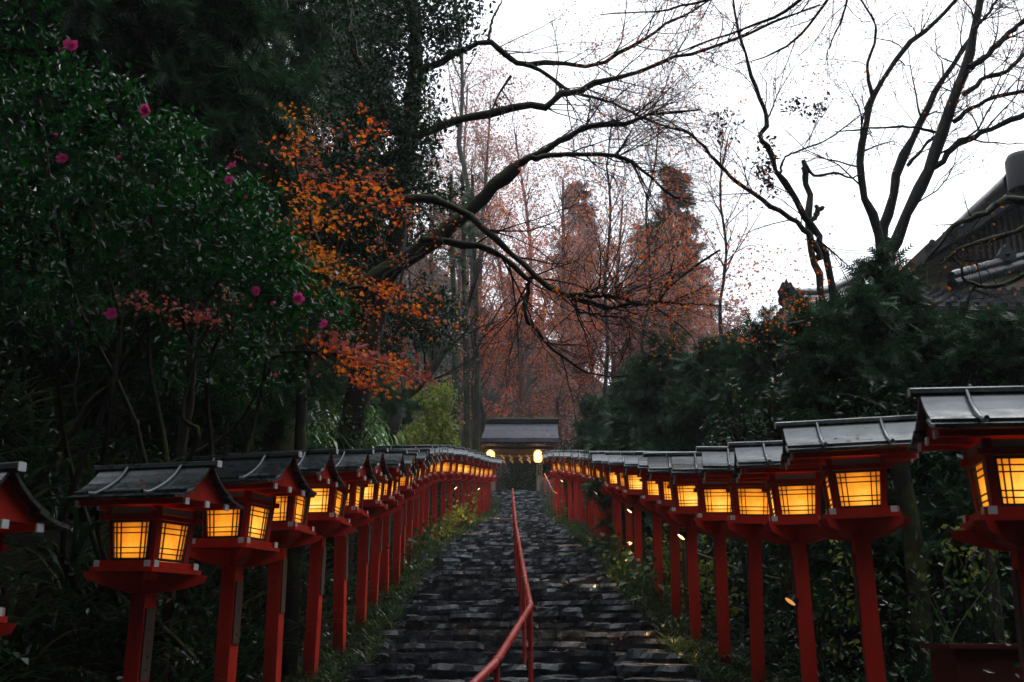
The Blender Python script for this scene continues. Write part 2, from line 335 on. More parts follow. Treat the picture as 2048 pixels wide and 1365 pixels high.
M['needle_g'] = leafmat('hazy_cedar_needle', [(0, (.05, .055, .045)), (.5, (.075, .07, .06)), (1, (.10, .085, .075))], .6, .15)
M['needle_b'] = leafmat('soft_green_needle', [(0, (.04, .08, .05)), (1, (.08, .13, .075))], .5, .2)
M['grass'] = leafmat('grass_blade', [(0, (.012, .035, .014)), (.6, (.025, .06, .022)), (.93, (.05, .09, .03)), (1, (.22, .14, .06))], .28, .25, .6)
M['sasa'] = leafmat('bamboo_grass_leaf', [(0, (.06, .16, .04)), (.7, (.11, .25, .06)), (1, (.20, .32, .10))], .22, .35, .7)
M['deadleaf'] = leafmat('fallen_leaf', [(0, (.45, .13, .02)), (.5, (.35, .09, .02)), (1, (.5, .22, .05))], .4, .1)
M['petal'] = leafmat('camellia_petal', [(0, (.80, .03, .28)), (1, (.90, .10, .42))], .5, .4, tr_gain=1.)
M['stamen'] = mat('stamen', (.7, .5, .1), .6)[0]
M['wood'] = noisy('dark_old_wood', [(.3, (.035, .024, .018)), (.7, (.10, .07, .05))], 8, (.5, .8), .3, .006, stretch=(.3, .3, 3))
M['woodg'] = noisy('grey_weathered_wood', [(.3, (.12, .10, .085)), (.7, (.30, .26, .22))], 9, (.5, .8), .3, .006, stretch=(3, 3, .25))
M['barkroof'] = noisy('wet_bark_roof', [(.3, (.035, .035, .045)), (.7, (.11, .11, .135))], 6, (.25, .5), .5, .02, stretch=(1, 3, 3))
M['tile'] = noisy('grey_roof_tile', [(.3, (.010, .012, .014)), (.7, (.034, .040, .046))], 5, (.22, .5), .2, .006, spec=.6)
M['plaster'] = noisy('cream_plaster', [(.3, (.60, .49, .34)), (.7, (.72, .60, .44))], 3, (.7, .9), .1, .003)
M['darkwall'] = noisy('dark_grey_wall', [(.3, (.03, .03, .033)), (.7, (.06, .06, .065))], 3, (.5, .8), .1, .004)
M['paper'] = mat('streamer_paper', (.70, .52, .28), .6)[0]
M['rope'] = mat('straw_rope', (.30, .20, .09), .8)[0]
M['bamboo'] = noisy('dry_bamboo', [(.3, (.09, .075, .035)), (.7, (.18, .14, .07))], 4, (.4, .6), .1, .003)
M['metal'] = mat('dark_lamp_housing', (.03, .03, .03), .4, .6)[0]
M['lampface'] = emis('lamp_face', (1, .72, .36), 3.2)[0]
M['moss'] = leafmat('moss', [(0, (.02, .03, .008)), (.6, (.04, .05, .012)), (1, (.07, .08, .02))], .8, .2)
M['rock'] = noisy('mossy_boulder', [(.3, (.06, .055, .05)), (.7, (.15, .135, .12))], 5, (.5, .8), .6, .03)

# ------------------------------------------------------------------ the ground
GY = [-30, 0, 9.5] ; GZ = [-1.2, 0.0, 1.43]
for Y_, py in ((13.8, 1248), (20.4, 1135), (28.5, 1067), (36.6, 1030), (42.5, 983)): GY.append(Y_); GZ.append(W(1024, py, Y_)[2])
GATE_Z = GZ[-1]; GY += [50, 300]; GZ += [GATE_Z, GATE_Z + 1]
def G(Y): return np.interp(Y, GY, GZ)
def xl(Y): return np.interp(Y, [3, 6.9, 8.1, 9.5, 11.6, 16, 24, 31, 38, 44], [-2.6, -2.25, -2.02, -1.92, -1.74, -1.8, -1.84, -1.3, -.74, -1.2])
def xr(Y): return np.interp(Y, [3, 5.6, 7.5, 9.9, 14, 20, 28.5, 36.6, 44], [2.5, 2.42, 2.33, 2.09, 1.96, 2.02, 1.85, 1.45, 1.5])
def sn(x, y, s=1.): return np.sin(x * 1.7 * s + 1.3 * np.sin(y * 1.1 * s)) * np.cos(y * 1.9 * s + np.sin(x * .9 * s)) 
def H(x, Y):
    x = np.asarray(x, float); Y = np.asarray(Y, float); z = G(Y).copy()
    dl = np.clip(xl(Y) - .35 - x, 0, None); z = z + np.minimum(dl * .85 + .6 * (1 - np.exp(-dl * 1.5)), 26) 
    dr = np.clip(x - xr(Y) - .4, 0, None); z = z - .9 * (1 - np.exp(-dr * .9)) - np.clip(.04 * dr, 0, .8)
    dm = np.clip(Y - 50, 0, None); f = np.clip(1 - (x - 2) / 26, .06, 1); f = np.where(x < 2, 1, f)
    z = z + np.clip(dm * .5, 0, 21) * f
    z = z + np.minimum(np.clip(-7 - Y, 0, None) * 1.0, 32) + np.minimum(np.clip(x - .62 * Y - 11, 0, None) * .9, 26)      # unseen valley sides, raised to block sky light
    return z + sn(x, Y, .8) * .12 * np.clip(dl + dr, 0, 1) + sn(x, Y, .2) * .7 * np.clip((dl + dr) / 8, 0, 1)
def grid(xs, ys, zf, name, m, dz=0.):
    X, Y = np.meshgrid(xs, ys); Z = zf(X, Y) + dz; nx, ny = len(xs), len(ys); i = np.arange(ny - 1)[:, None] * nx + np.arange(nx - 1)[None, :]
    F = np.stack([i, i + 1, i + nx + 1, i + nx], -1).reshape(-1, 4); a = Acc(); a.add(np.stack([X, Y, Z], -1).reshape(-1, 3), F); return a.build(name, m, None, True)
u_ = np.linspace(-1, 1, 171); xs = np.sign(u_) * (14 * np.abs(u_) + 240 * np.abs(u_) ** 4)
ys = np.concatenate([np.linspace(-70, 0, 30)[:-1], np.linspace(0, 50, 121)[:-1], np.linspace(50, 320, 60)])
tag(grid(xs, ys, H, 'ground', M['soil'], -.14), None, None, None, 'structure')

# stone stairs: separate split stones bedded into a dark base
def stone(a, x0, x1, y0, y1, z1, h):
    """a split slab: nearly flat top with broken steps in it, a ragged upright front"""
    nx = max(5, int((x1 - x0) / .05)); ny = max(4, int((y1 - y0) / .065)); nz = 3
    ph = random.uniform(0, 99); tx, ty = random.gauss(0, .007), random.gauss(-.006, .006); N_ = mnoise.noise
    c0, c1, c2, c3 = [random.uniform(0, .05) * (random.random() < .6) for _ in range(4)]; w_ = x1 - x0; V = []; F = []
    for j in range(-nz, ny + 1):
        for i in range(nx + 1):
            u = i / nx; v = max(0, j) / ny; xx = x0 + w_ * u
            fl = y0 + c0 * max(0, 1 - u * w_ / .14) + c1 * max(0, 1 - (1 - u) * w_ / .14); bk = y1 - c2 * max(0, 1 - u * w_ / .14) - c3 * max(0, 1 - (1 - u) * w_ / .14)
            yy = fl + (bk - fl) * v; q = N_(Vector((xx * 2.4 + ph, yy * 2.4, ph))); q2 = N_(Vector((xx * 9 + ph, yy * 9, z1 * 9))); edge = min(u, 1 - u) * w_
            z = z1 + tx * (u - .5) * 2 + ty * (v - .5) * 2 + .019 * round(q * 3.2) / 3.2 + .009 * q2 - .012 * max(0, 1 - edge / .03)
            if j <= 0:
                k = -j; f3 = N_(Vector((xx * 5 + ph, k * .9, ph))); yy += .030 * f3 + .014 * N_(Vector((xx * 17, k * 3.1, ph))) + (-.012 if k == 1 else 0) + (.02 if k == nz else 0)
                z -= h * k / nz + (.012 * max(0, f3) if k == 0 else 0)
            else: yy += .01 * q2; xx += .012 * N_(Vector((yy * 12, ph, 0))) * (1 if i in (0, nx) else 0)
            V.append((xx, yy, z))
    r = nx + 1
    for j in range(ny + nz):
        for i in range(nx): F.append((j * r + i, j * r + i + 1, (j + 1) * r + i + 1, (j + 1) * r + i))
    for side in (0, nx):
        prev = None
        for j in range(nz, ny + nz + 1):
            x, y, z = V[j * r + side]; V.append((x, y, z - h)); k = len(V) - 1
            if prev is not None: F.append((j * r + side, (j - 1) * r + side, prev, k))
            prev = k
    a.add(V, np.array(F))
st = Acc(); bs = Acc()
RIS = .108; z = float(G(2.5)); Yc = 2.5; steps = []
fine = np.linspace(2.5, 42.5, 4001); gz = G(fine)
nst = int((GATE_Z - z) / RIS)
for k in range(nst + 1):
    zk = GATE_Z - RIS * (nst - k); Ys = float(np.interp(zk - RIS * .5, gz, fine)); steps.append((Ys, zk))
steps.append((42.9, GATE_Z))
for (Ya, za), (Yb, zb) in zip(steps[:-1], steps[1:]):
    dep = Yb - Ya; xa, xb = float(xl(Ya)) + .12, float(xr(Ya)) - .1
    box(bs, xa - .35, xb + .35, Ya + .07, Yb + .3, za - .6, za - .035)
    rows = 2 if dep > .5 and Ya > 7 else 1
    for q in range(rows):
        y0 = Ya + dep * q / rows; y1 = Ya + dep * (q + 1) / rows + (.14 if q == rows - 1 else -.012); x = xa - random.uniform(0, .3)
        while x < xb:
            wd = random.choice([.34, .48, .6, .75, .95, 1.1]) * random.uniform(.8, 1.2); wd = min(wd, xb + .2 - x) 
            if wd < .12: break
            stone(st, x + random.uniform(.004, .02), x + wd - random.uniform(.004, .02), y0 + random.uniform(-.045, .04), y1 - (random.uniform(0, .03) if q < rows - 1 else 0), za + random.gauss(0, .012) + (.004 if q else .0), RIS + .05)
            x += wd
M['gap'] = mat('black_joint_soil', (.008, .008, .008), .9)[0]
tag(st.build('path', M['stone'], None, False), None, None, None, 'structure')
tag(bs.build('path_bed', M['gap'], None), None, None, None, 'structure')
a = Acc(); box(a, -9, 9, 42.95, 50, GATE_Z - .5, GATE_Z - .02); tag(a.build('forecourt_ground', M['stone'], None), None, None, None, 'structure')

# ------------------------------------------------------------------ red post lanterns
def lathe(a, prof, n=16, c=(0, 0), m=0):
    V = [(c[0] + r * math.cos(i * 2 * math.pi / n), c[1] + r * math.sin(i * 2 * math.pi / n), z) for r, z in prof for i in range(n)]
    F = [(j * n + i, j * n + (i + 1) % n, (j + 1) * n + (i + 1) % n, (j + 1) * n + i) for j in range(len(prof) - 1) for i in range(n)]
    a.add(V, F, m)
LH = 2.20
def make_lantern():
    parts = []
    def P_(a, name, mt, par=None, smooth=False):
        o = a.build(name, mt, par, smooth); parts.append(o); return o
    root = thing('post_lantern', 'x', 'lantern')
    a = Acc(); p = .054; box(a, -p, p, -p, p, -.5, 1.40); P_(a, 'post', M['red'], root)
    for k_, dz in ((1, 0), (-1, -.004)):
        a = Acc(); prism(a, [(-.352, 1.455 + dz), (-.376, 1.502 + dz), (.376, 1.502 + dz), (.352, 1.455 + dz), (.24, 1.418 + dz), (.09, 1.385 + dz), (-.09, 1.385 + dz), (-.24, 1.418 + dz)], -.034, .034, 'y')
        o_ = P_(a, 'bracket_arm', M['red'], root); o_.data.transform(Matrix.Rotation(k_ * math.pi / 4, 4, 'Z'))
    a = Acc(); box(a, -.236, .236, -.236, .236, 1.505, 1.533); P_(a, 'platform', M['red'], root)
    a = Acc()
    for s in (-1, 1): box(a, -.225, .225, s * .19 - .02, s * .19 + .02, 1.534, 1.572); box(a, s * .192 - .018, s * .192 + .018, -.23, .23, 1.536, 1.568)
    sf = P_(a, 'sill_frame', M['red'], root)
    a = Acc()
    for s in (-1, 1):
        for t in (-1, 1):
            box(a, t * .2255, t * .2285, s * .19 - .021, s * .19 + .021, 1.533, 1.573); box(a, t * .192 - .019, t * .192 + .019, s * .2305, s * .2335, 1.535, 1.569)
            box(a, t * .192 - .0215, t * .192 + .0215, s * .2335 - .001, s * .2365, 1.533, 1.572)
    P_(a, 'beam_end', M['white'], sf)
    cb = Acc(); B_, T_ = .174, .193
    def lerp(z): return B_ + (T_ - B_) * (z - 1.57) / (1.82 - 1.57)
    for sx in (-1, 1):
        for sy in (-1, 1):
            c = []
            for z in (1.571, 1.905):
                e = lerp(z); 
                for dy in (0, 1):
                    for dx in (0, 1): c.append((sx * (e - .026) + (dx * .04 - .014), sy * (e - .026) + (dy * .04 - .014), z))
            hexa(cb, c)
    for s in (-1, 1): box(cb, -.225, .225, s * .19 - .016, s * .19 + .016, 1.822, 1.856); box(cb, s * .19 - .015, s * .19 + .015, -.225, .225, 1.824, 1.853)
    P_(cb, 'cabinet_frame', M['red'], root)
    a = Acc()
    for s in (-1, 1): box(a, -.155, .155, s * .19 - .004, s * .19 + .004, 1.858, 1.898); box(a, s * .19 - .004, s * .19 + .004, -.155, .155, 1.858, 1.898)
    P_(a, 'pale_panel', M['strip'], root)
    for k in range(4):
        R = Matrix.Rotation(k * math.pi / 2, 4, 'Z'); a = Acc(); zb, zt = 1.574, 1.820
        def q(u, z, off=0.): return (u, -(lerp(z) - .016) - off, z)
        def bar(u0, u1, v0, v1, z0, z1, th=.008, off=.006):
            hexa(a, [q(u0, z0, off + th), q(u1, z0, off + th), q(u0, z0, off - th), q(u1, z0, off - th), q(v0, z1, off + th), q(v1, z1, off + th), q(v0, z1, off - th), q(v1, z1, off - th)])
        wb, wt = lerp(zb) - .036, lerp(zt) - .036
        bar(-wb, -wb + .016, -wt, -wt + .016, zb, zt); bar(wb - .016, wb, wt - .016, wt, zb, zt)
        bar(-wb, wb, -wb, wb, zb, zb + .016); bar(-wt, wt, -wt, wt, zt - .016, zt)
        for f in (.74, .52):
            bar(-wb * f - .0035, -wb * f + .0035, -wt * f - .0035, -wt * f + .0035, zb, zt, .004, .003); bar(wb * f - .0035, wb * f + .0035, wt * f - .0035, wt * f + .0035, zb, zt, .004, .003)
        for zz in (.045, .078): bar(-wb, wb, -wb, wb, zb + zz - .0035, zb + zz + .0035, .004, .0045); bar(-wt, wt, -wt, wt, zt - zz - .0035, zt - zz + .0035, .004, .0045)
        wn = P_(a, 'window', M['lattice'], root); wn.data.transform(R)
        a = Acc(); a.add([q(-wb, zb, -.004), q(wb, zb, -.004), q(wt, zt, -.004), q(-wt, zt, -.004)], [(0, 1, 2, 3)]); pn = P_(a, 'paper_pane', M['pane'], wn); pn.data.transform(R)
    # roof: an upper and a lower shell on each slope
    up_ = [(.012, 2.172), (.06, 2.115), (.12, 2.062), (.18, 2.022), (.235, 1.995)]; lo = [(.17, 2.008), (.23, 1.978), (.29, 1.958), (.355, 1.948)]
    a = Acc()
    for s in (-1, 1):
        for pr, th, L in ((up_, .02, .435), (lo, .018, .445)):
            pr2 = [(s * y, z) for y, z in pr] + [(s * (y - .004), z - th) for y, z in reversed(pr)]
            prism(a, pr2, -L, L)
    rf = P_(a, 'roof', M['roof'], root)
    a = Acc(); prism(a, [(-.035, 2.166), (-.03, 2.19), (0, 2.20), (.03, 2.19), (.035, 2.166), (0, 2.150)], -.48, .48); P_(a, 'ridge_cap', M['roof'], rf)
    for bx in (-.21, .21):
        a = Acc()
        for s in (-1, 1):
            pr = resample([(bx, s * .02, 2.178), (bx, s * .09, 2.098), (bx, s * .19, 2.028), (bx, s * .30, 1.975), (bx, s * .365, 1.972)], 9); tubes(a, pr[None], np.full((1, 9), .013), 6); disc_cap(a, pr[-1], .013, (0, s, 0), 6)
        P_(a, 'roof_batten', M['roof'], rf, True)
    for s in (-1, 1):
        a = Acc(); prism(a, [(-.29, 1.945), (.29, 1.945), (.16, 2.018), (.05, 2.10), (0, 2.155), (-.05, 2.10), (-.16, 2.018)], s * .37 - .012, s * .37 + .012); P_(a, 'gable', M['red'], root)
    a = Acc()
    for yy in (-.2, .2): box(a, -.40, .40, yy - .018, yy + .018, 1.912, 1.945)
    box(a, -.41, .41, -.02, .02, 1.905, 1.943)
    pu = P_(a, 'purlin', M['red'], root)
    a = Acc()
    for yy in (-.2, .2, 0):
        for s in (-1, 1): box(a, s * .4205 - .0105, s * .4205 + .0015, yy - .0195, yy + .0195, 1.905, 1.944)
    for s in (-1, 1): box(a, s * .4845 - .003, s * .4845 + .003, -.022, .022, 2.155, 2.196)
    P_(a, 'end_trim', M['white'], pu)
    a = Acc(); box(a, .055, .068, -.042, .042, .86, 1.29); nb = P_(a, 'name_board', M['board'], root)
    return root
proto = make_lantern()
def copy_tree(o, parent=None):
    c = o.copy(); COL.objects.link(c); c.parent = parent
    for ch in list(o.children): copy_tree(ch, c)
    return c
def ridge_y_left(Y): return np.interp(Y, [5.3, 7.2, 8.1, 9.5, 10.4, 11.6, 13.5, 15, 16.2, 17.5, 19, 24, 28, 31, 34, 38], [937, 927, 908, 901, 898, 899, 901, 902, 901, 896, 890, 890, 897, 905, 913, 917])
def ridge_y_right(Y): return np.interp(Y, [5.6, 7.5, 8.8, 9.9, 11, 12.3, 15, 20, 28.5, 34, 38], [773, 836, 878, 895, 904, 905, 904, 903, 901, 901, 909])
left = [(5.2, -2.62), (7.2, -2.32), (8.15, -2.0), (9.45, -1.93), (10.5, -1.81), (11.7, -1.73), (13.4, -1.75), (14.9, -1.8), (16.2, -1.79), (17.4, -1.76)]
Y_ = 17.4
while Y_ < 37.5: Y_ += 1.33; left.append((Y_, float(xl(Y_))))
right = [(5.55, 2.48), (7.5, 2.34), (8.8, 2.24), (9.85, 2.06), (11, 2.0), (12.3, 1.95), (13.8, 1.95), (15.2, 1.93), (17.4, 1.93), (19, 1.96), (20.4, 1.93)]
Y_ = 20.4
while Y_ < 37: Y_ += 1.3; right.append((Y_, float(xr(Y_))))
ORD = 'nearest second third fourth fifth sixth seventh eighth ninth tenth eleventh twelfth thirteenth fourteenth fifteenth sixteenth seventeenth eighteenth nineteenth twentieth'.split()
ORF = 'closest second third fourth fifth sixth seventh eighth ninth tenth eleventh twelfth thirteenth fourteenth fifteenth'.split()
SPECIAL_L = {0: 'red post lantern cut by the left frame edge, only its gable showing', 1: 'red lantern at lower left with a mossy black roof and two glowing windows', 2: 'red lantern with orange panes and speckled roof, right behind the mossy roofed one'}
SPECIAL_R = {0: 'large dark red lantern cut by the right frame edge, its roof reaching highest', 1: 'red lantern with wide blue grey roof standing alone left of the frame edge one', 2: 'red lantern with pale roof just behind the wide roofed one on the right'}
LANT = {'l': [], 'r': []}
first = True
for side, rowp, sp in (('l', left, SPECIAL_L), ('r', right, SPECIAL_R)):
    n = len(rowp)
    for i, (Y_, x_) in enumerate(rowp):
        o = proto if first else copy_tree(proto); first = False
        px = 1024 + x_ / Y_ * FPX * .97; ry = ridge_y_left(Y_) if side == 'l' else ridge_y_right(Y_)
        zt = W(px, float(ry), Y_)[2]
        o.location = (x_, Y_, zt - LH)
        phi = np.interp(Y_, [5, 7, 8.2, 9.5, 11, 16, 30], [25, 24, 17, 12, 8, 3, -2]) if side == 'l' else np.interp(Y_, [5, 9, 14, 30], [9, 7, 4, -3])
        o.rotation_euler = (math.radians(random.gauss(0, .8)), math.radians(random.gauss(0, .8)), -math.radians(phi + random.gauss(0, 1.2)) + (math.pi if side == 'r' else 0))
        row = 'left' if side == 'l' else 'right'
        if i in sp: lab = sp[i]
        elif i < n / 2: lab = 'red post lantern with lit paper windows, %s from the bottom in the %s row' % (ORD[i] if i else 'first', row)
        else: lab = 'small distant red post lantern, %s from the gate in the %s row' % (ORF[n - 1 - i], row)
        tag(o, lab, 'lantern', 'red post lanterns lining the stone stairs'); LANT[side].append(o)
# brush writing on the two name boards near enough to show it
cjk = None
for p_ in (bpy.utils.system_resource('DATAFILES', path='fonts') + '/Noto Sans CJK Regular.woff2',):
    try: cjk = bpy.data.fonts.load(p_)
    except Exception: cjk = None
for idx, s_ in ((1, '谷会酒商'), (2, '宗本印庵')):
    o = LANT['l'][idx]; nb = [c for c in o.children if c.name.startswith('name_board')][0]
    if cjk is None: break
    for k, ch in enumerate(s_):
        cu = bpy.data.curves.new('brush_character', 'FONT'); cu.body = ch; cu.size = .068; cu.font = cjk; cu.extrude = .0004; cu.align_x = 'CENTER'
        tmp = bpy.data.objects.new('tmp', cu); COL.objects.link(tmp)
        bpy.context.view_layer.update(); dg = bpy.context.evaluated_depsgraph_get(); me = bpy.data.meshes.new_from_object(tmp.evaluated_get(dg)); bpy.data.objects.remove(tmp)
        c = bpy.data.objects.new('brush_character', me); COL.objects.link(c); me.materials.clear(); me.materials.append(M['ink']); c.parent = nb
        me.transform(Matrix.Translation((.0695, 0, 1.16 - k * .082)) @ Matrix.Rotation(math.pi / 2, 4, 'Z') @ Matrix.Rotation(math.pi / 2, 4, 'X'))

# ------------------------------------------------------------------ small floodlights fixed to posts
M['dimface'] = emis('dim_lamp_face', (1, .42, .1), 1.0)[0]
def floodlight(o, side, zloc, label, power):
    s = 1 if side == 'l' else -1
    loc = Vector(o.location) + Vector((s * .12, -.03, zloc)); t = thing('floodlight', label, 'lamp', loc, 0, 'small floodlights clamped to lantern posts')
    d = Vector((s * .75, -.18, -.9)).normalized(); q = d.to_track_quat('-Z', 'Y')
    a = Acc(); lathe(a, [(.0, .06), (.02, .055), (.032, .03), (.046, -.01), (.048, -.012)], 14); h = a.build('housing', M['metal'], t, True); h.rotation_euler = q.to_euler()
    a = Acc(); disc_cap(a, (0, 0, -.009), .045, (0, 0, -1), 16); f = a.build('lit_face', M['dimface'] if power < 10 else M['lampface'], t); f.rotation_euler = q.to_euler()
    a = Acc(); box(a, min(0, -s * .06), max(0, -s * .06), -.01, .01, -.01, .015); a.build('clamp', M['metal'], t)
    L = bpy.data.lights.new('spot', 'SPOT'); L.energy = power; L.color = (1, .55, .22); L.spot_size = 1.9; L.spot_blend = .6; L.shadow_soft_size = .06
    lo_ = bpy.data.objects.new('lamp_light', L); COL.objects.link(lo_); lo_.parent = t; lo_.rotation_euler = q.to_euler(); lo_.location = d * .02
for i, lab in ((5, 'lit floodlight on the sixth post of the right row'), (8, 'lit floodlight on a mid row post at right'), (13, 'small lit floodlight low between far right posts'), (20, 'tiny lit floodlight near the top of the right row')):
    if i < len(LANT['r']): floodlight(LANT['r'][i], 'r', 1.28, lab, 110 if i < 10 else 120)
for i, lab in ((17, 'tiny lit floodlight on a far left row post behind leaves'), (21, 'tiny lit floodlight left of the gate opening')):
    if i < len(LANT['l']): floodlight(LANT['l'][i], 'l', 1.2, lab, 90)
floodlight(LANT['r'][2], 'r', .95, 'dim floodlight low beneath the third right lantern', 9)

# ------------------------------------------------------------------ handrails
def handrail(label, ys_, xf, h, r=.024, name='handrail', gap=2.45):
    root = thing(name, label, 'handrail', (float(xf(ys_[0])), ys_[0], float(G(ys_[0]))))
    for y0, y1 in zip(ys_[:-1], ys_[1:]):
        a = Acc(); P = np.array([(xf(y0), y0, G(y0) + h), (xf(y1), y1 - .012, G(y1) + h)]); tubes(a, P[None], np.full((1, 2), r), 12); disc_cap(a, P[0], r, P[0] - P[1]); disc_cap(a, P[1], r, P[1] - P[0]); part(a, 'rail', M['redrail'], root, True)
    for y in ys_:
        a = Acc(); zt = G(y) + h - .01; tubes(a, np.array([(xf(y), y, G(y) - .3), (xf(y), y, zt)])[None], np.full((1, 2), r * .8), 10); part(a, 'post', M['redrail'], root, True)
    for y in ys_[1:-1]:
        a = Acc(); P = np.array([(xf(y), y - .035, G(y) + h - .006), (xf(y), y + .035, G(y) + h + .006)]); tubes(a, P[None], np.full((1, 2), r * 1.14), 12); part(a, 'joint_collar', M['redrail'], root, True)
hx = lambda y: np.interp(y, [3.2, 5.7, 7.2, 9.0, 11.5, 14.4, 20, 30, 37], [-.62, -.16, -.02, .145, .12, .10, .06, .04, .02])
handrail('long red pipe handrail running up the middle of the stone stairs', [3.4, 6.5, 9.0, 11.4, 13.9, 16.4, 19.4, 22.4, 25.6, 29, 32.6, 36.6], hx, .84)
handrail('short red handrail beside the top steps at the right', [33.2, 35.6, 38.2, 41.2], lambda y: np.interp(y, [33, 38, 42], [1.33, 1.28, 1.18]), .8)

# ------------------------------------------------------------------ the roofed gate at the top
GYY = 43.6
gx0, gx1 = W(985, 980, GYY)[0], W(1079, 980, GYY)[0]; gc = (W(957, 860, GYY)[0] + W(1118, 860, GYY)[0]) / 2
def zz(py, Y=GYY): return W(1030, py, Y)[2]
g = thing('shrine_gate', 'small roofed wooden gate at the top of the stone stairs', 'gate', (gc, GYY, GATE_Z))
for x in (gx0, gx1):
    a = Acc(); box(a, x - .11, x + .11, GYY - .11, GYY + .11, GATE_Z - .3, zz(905)); part(a, 'gate_post', M['woodg'], g)
    a = Acc(); box(a, x - .16, x + .16, GYY - .16, GYY + .16, GATE_Z - .3, GATE_Z + .12); part(a, 'post_base', M['rock'], g)
    a = Acc(); box(a, x - .08, x + .08, GYY + 1.1, GYY + 1.26, GATE_Z - .3, zz(905)); part(a, 'gate_post', M['wood'], g)
xa, xb = W(960, 900, GYY)[0], W(1111, 900, GYY)[0]
a = Acc(); box(a, xa, xb, GYY - .09, GYY + .09, zz(908), zz(897)); part(a, 'crossbeam', M['wood'], g)
a = Acc(); box(a, gx0 - .25, gx1 + .25, GYY - .07, GYY + .07, zz(923), zz(913)); part(a, 'tie_beam', M['wood'], g)
a = Acc(); box(a, gx0 + .1, gx1 - .1, GYY + .0, GYY + .04, zz(913), zz(908)); part(a, 'transom_panel', M['wood'], g)
xa, xb = W(958, 870, GYY - 1)[0], W(1117, 870, GYY - 1)[0]; ze, zr = zz(876, GYY - 1.25), zz(846, GYY)
for s in (-1, 1):
    pr = [(GYY, zr + .02), (GYY + s * .4, zr - (zr - ze) * .42), (GYY + s * .85, zr - (zr - ze) * .75), (GYY + s * 1.25, ze)]
    a = Acc(); P2 = pr + [(y, z_ - .16) for y, z_ in reversed(pr)]; prism(a, P2, xa, xb); rf = part(a, 'roof', M['barkroof'], g)
    a = Acc()
    for x in np.linspace(xa + .1, xb - .1, 16): box(a, x - .03, x + .03, min(GYY + s * .1, GYY + s * 1.18), max(GYY + s * .1, GYY + s * 1.18), ze - .25, ze - .18)
    part(a, 'rafters', M['wood'], g)
a = Acc(); prism(a, [(GYY - .14, zr - .02), (GYY - .16, zr + .12), (GYY - .08, zr + .2), (GYY + .08, zr + .2), (GYY + .16, zr + .12), (GYY + .14, zr - .02)], xa - .06, xb + .06); part(a, 'ridge', M['barkr'], g)
for s, x in ((-1, xa + .06), (1, xb - .06)):
    a = Acc(); prism(a, [(GYY - 1.15, ze - .14), (GYY, zr - .02), (GYY + 1.15, ze - .14), (GYY + 1.15, ze - .3), (GYY, ze - .1), (GYY - 1.15, ze - .3)], x - .035, x + .035); part(a, 'bargeboard', M['wood'], g)
a = Acc(); box(a, xa + .25, xb - .25, GYY - .85, GYY - .75, ze - .38, ze - .26); part(a, 'eave_beam', M['wood'], g); a = Acc(); box(a, xa + .25, xb - .25, GYY + .75, GYY + .85, ze - .38, ze - .26); part(a, 'eave_beam', M['wood'], g)
a = Acc(); box(a, xa + .1, xb - .1, GYY - 1.1, GYY + 1.1, ze - .19, ze - .165); part(a, 'soffit', M['wood'], g)
# black board with pale brush writing on the right post
a = Acc(); bz0, bz1 = zz(951), zz(927); box(a, gx1 - .07, gx1 + .07, GYY - .135, GYY - .112, bz0, bz1); bd = part(a, 'sign_board', M['ink'], g)
a = Acc()
for k in range(5):
    zc = bz1 - .07 - k * .085
    for j in range(4): 
        x = gx1 + random.uniform(-.03, .03); z_ = zc + random.uniform(-.02, .02)
        if j % 2: box(a, x - .022, x + .022, GYY - .1385, GYY - .1355, z_ - .004, z_ + .004)
        else: box(a, x - .004, x + .004, GYY - .1415, GYY - .1386, z_ - .022, z_ + .022)
ob = a.build('pale_writing', M['paper'], bd); ob.data.transform(Matrix.Translation(-g.location))
# paper lanterns hanging from the gate
m_, t_, b_ = emis('chochin_paper', (1, .62, .18), 2.2); lw = N(t_, 'ShaderNodeLayerWeight'); lw.inputs[0].default_value = .35
rr = ramp(t_, [(0, (1, .78, .42)), (.5, (1, .56, .13)), (1, (.9, .34, .04))], lw.outputs['Facing']); t_.links.new(rr.outputs[0], b_.inputs['Emission Color']); M['chochin'] = m_
for px, lab in ((981, 'glowing oval paper lantern at the left gate post, partly hidden'), (1076, 'glowing oval paper lantern hanging at the right gate post')):
    c = W(px, 913, GYY - .42); z0, z1 = W(px, 926, GYY - .42)[2], W(px, 901, GYY - .42)[2]; hh = (z1 - z0) / 2; zc = (z0 + z1) / 2
    t = thing('paper_lantern', lab, 'lantern', (c[0], GYY - .42, zc), 0, 'paper lanterns hanging from the gate')
    a = Acc(); pr = []
    for k in range(33):
        f = k / 32 * 2 - 1; r = .172 * (1 - abs(f) ** 4.5) ** .5 * (.985 + .015 * math.cos(k * math.pi)); pr.append((max(r, .085), f * hh))
    lathe(a, pr, 20); a.build('paper_shade', M['chochin'], t, True)
    a = Acc(); lathe(a, [(.0, hh + .045), (.085, hh + .045), (.09, hh)], 16); lathe(a, [(.09, -hh), (.085, -hh - .035), (0, -hh - .035)], 16); a.build('end_ring', M['ink'], t, True)
    a = Acc(); tubes(a, np.array([(0, 0, hh + .04), (0, 0, hh + .3)])[None], np.full((1, 2), .012), 6); a.build('hanging_cord', M['rope'], t)
    L = bpy.data.lights.new('glow', 'POINT'); L.energy = 14; L.color = (1, .6, .25); L.shadow_soft_size = .2; lo_ = bpy.data.objects.new('lamp_light', L); COL.objects.link(lo_); lo_.parent = t; lo_.location = (0, -.32, -.05)
rope = thing('straw_rope', 'twisted straw rope strung under the gate beam', 'rope', (gc, GYY - .12, zz(912)))
a = Acc()
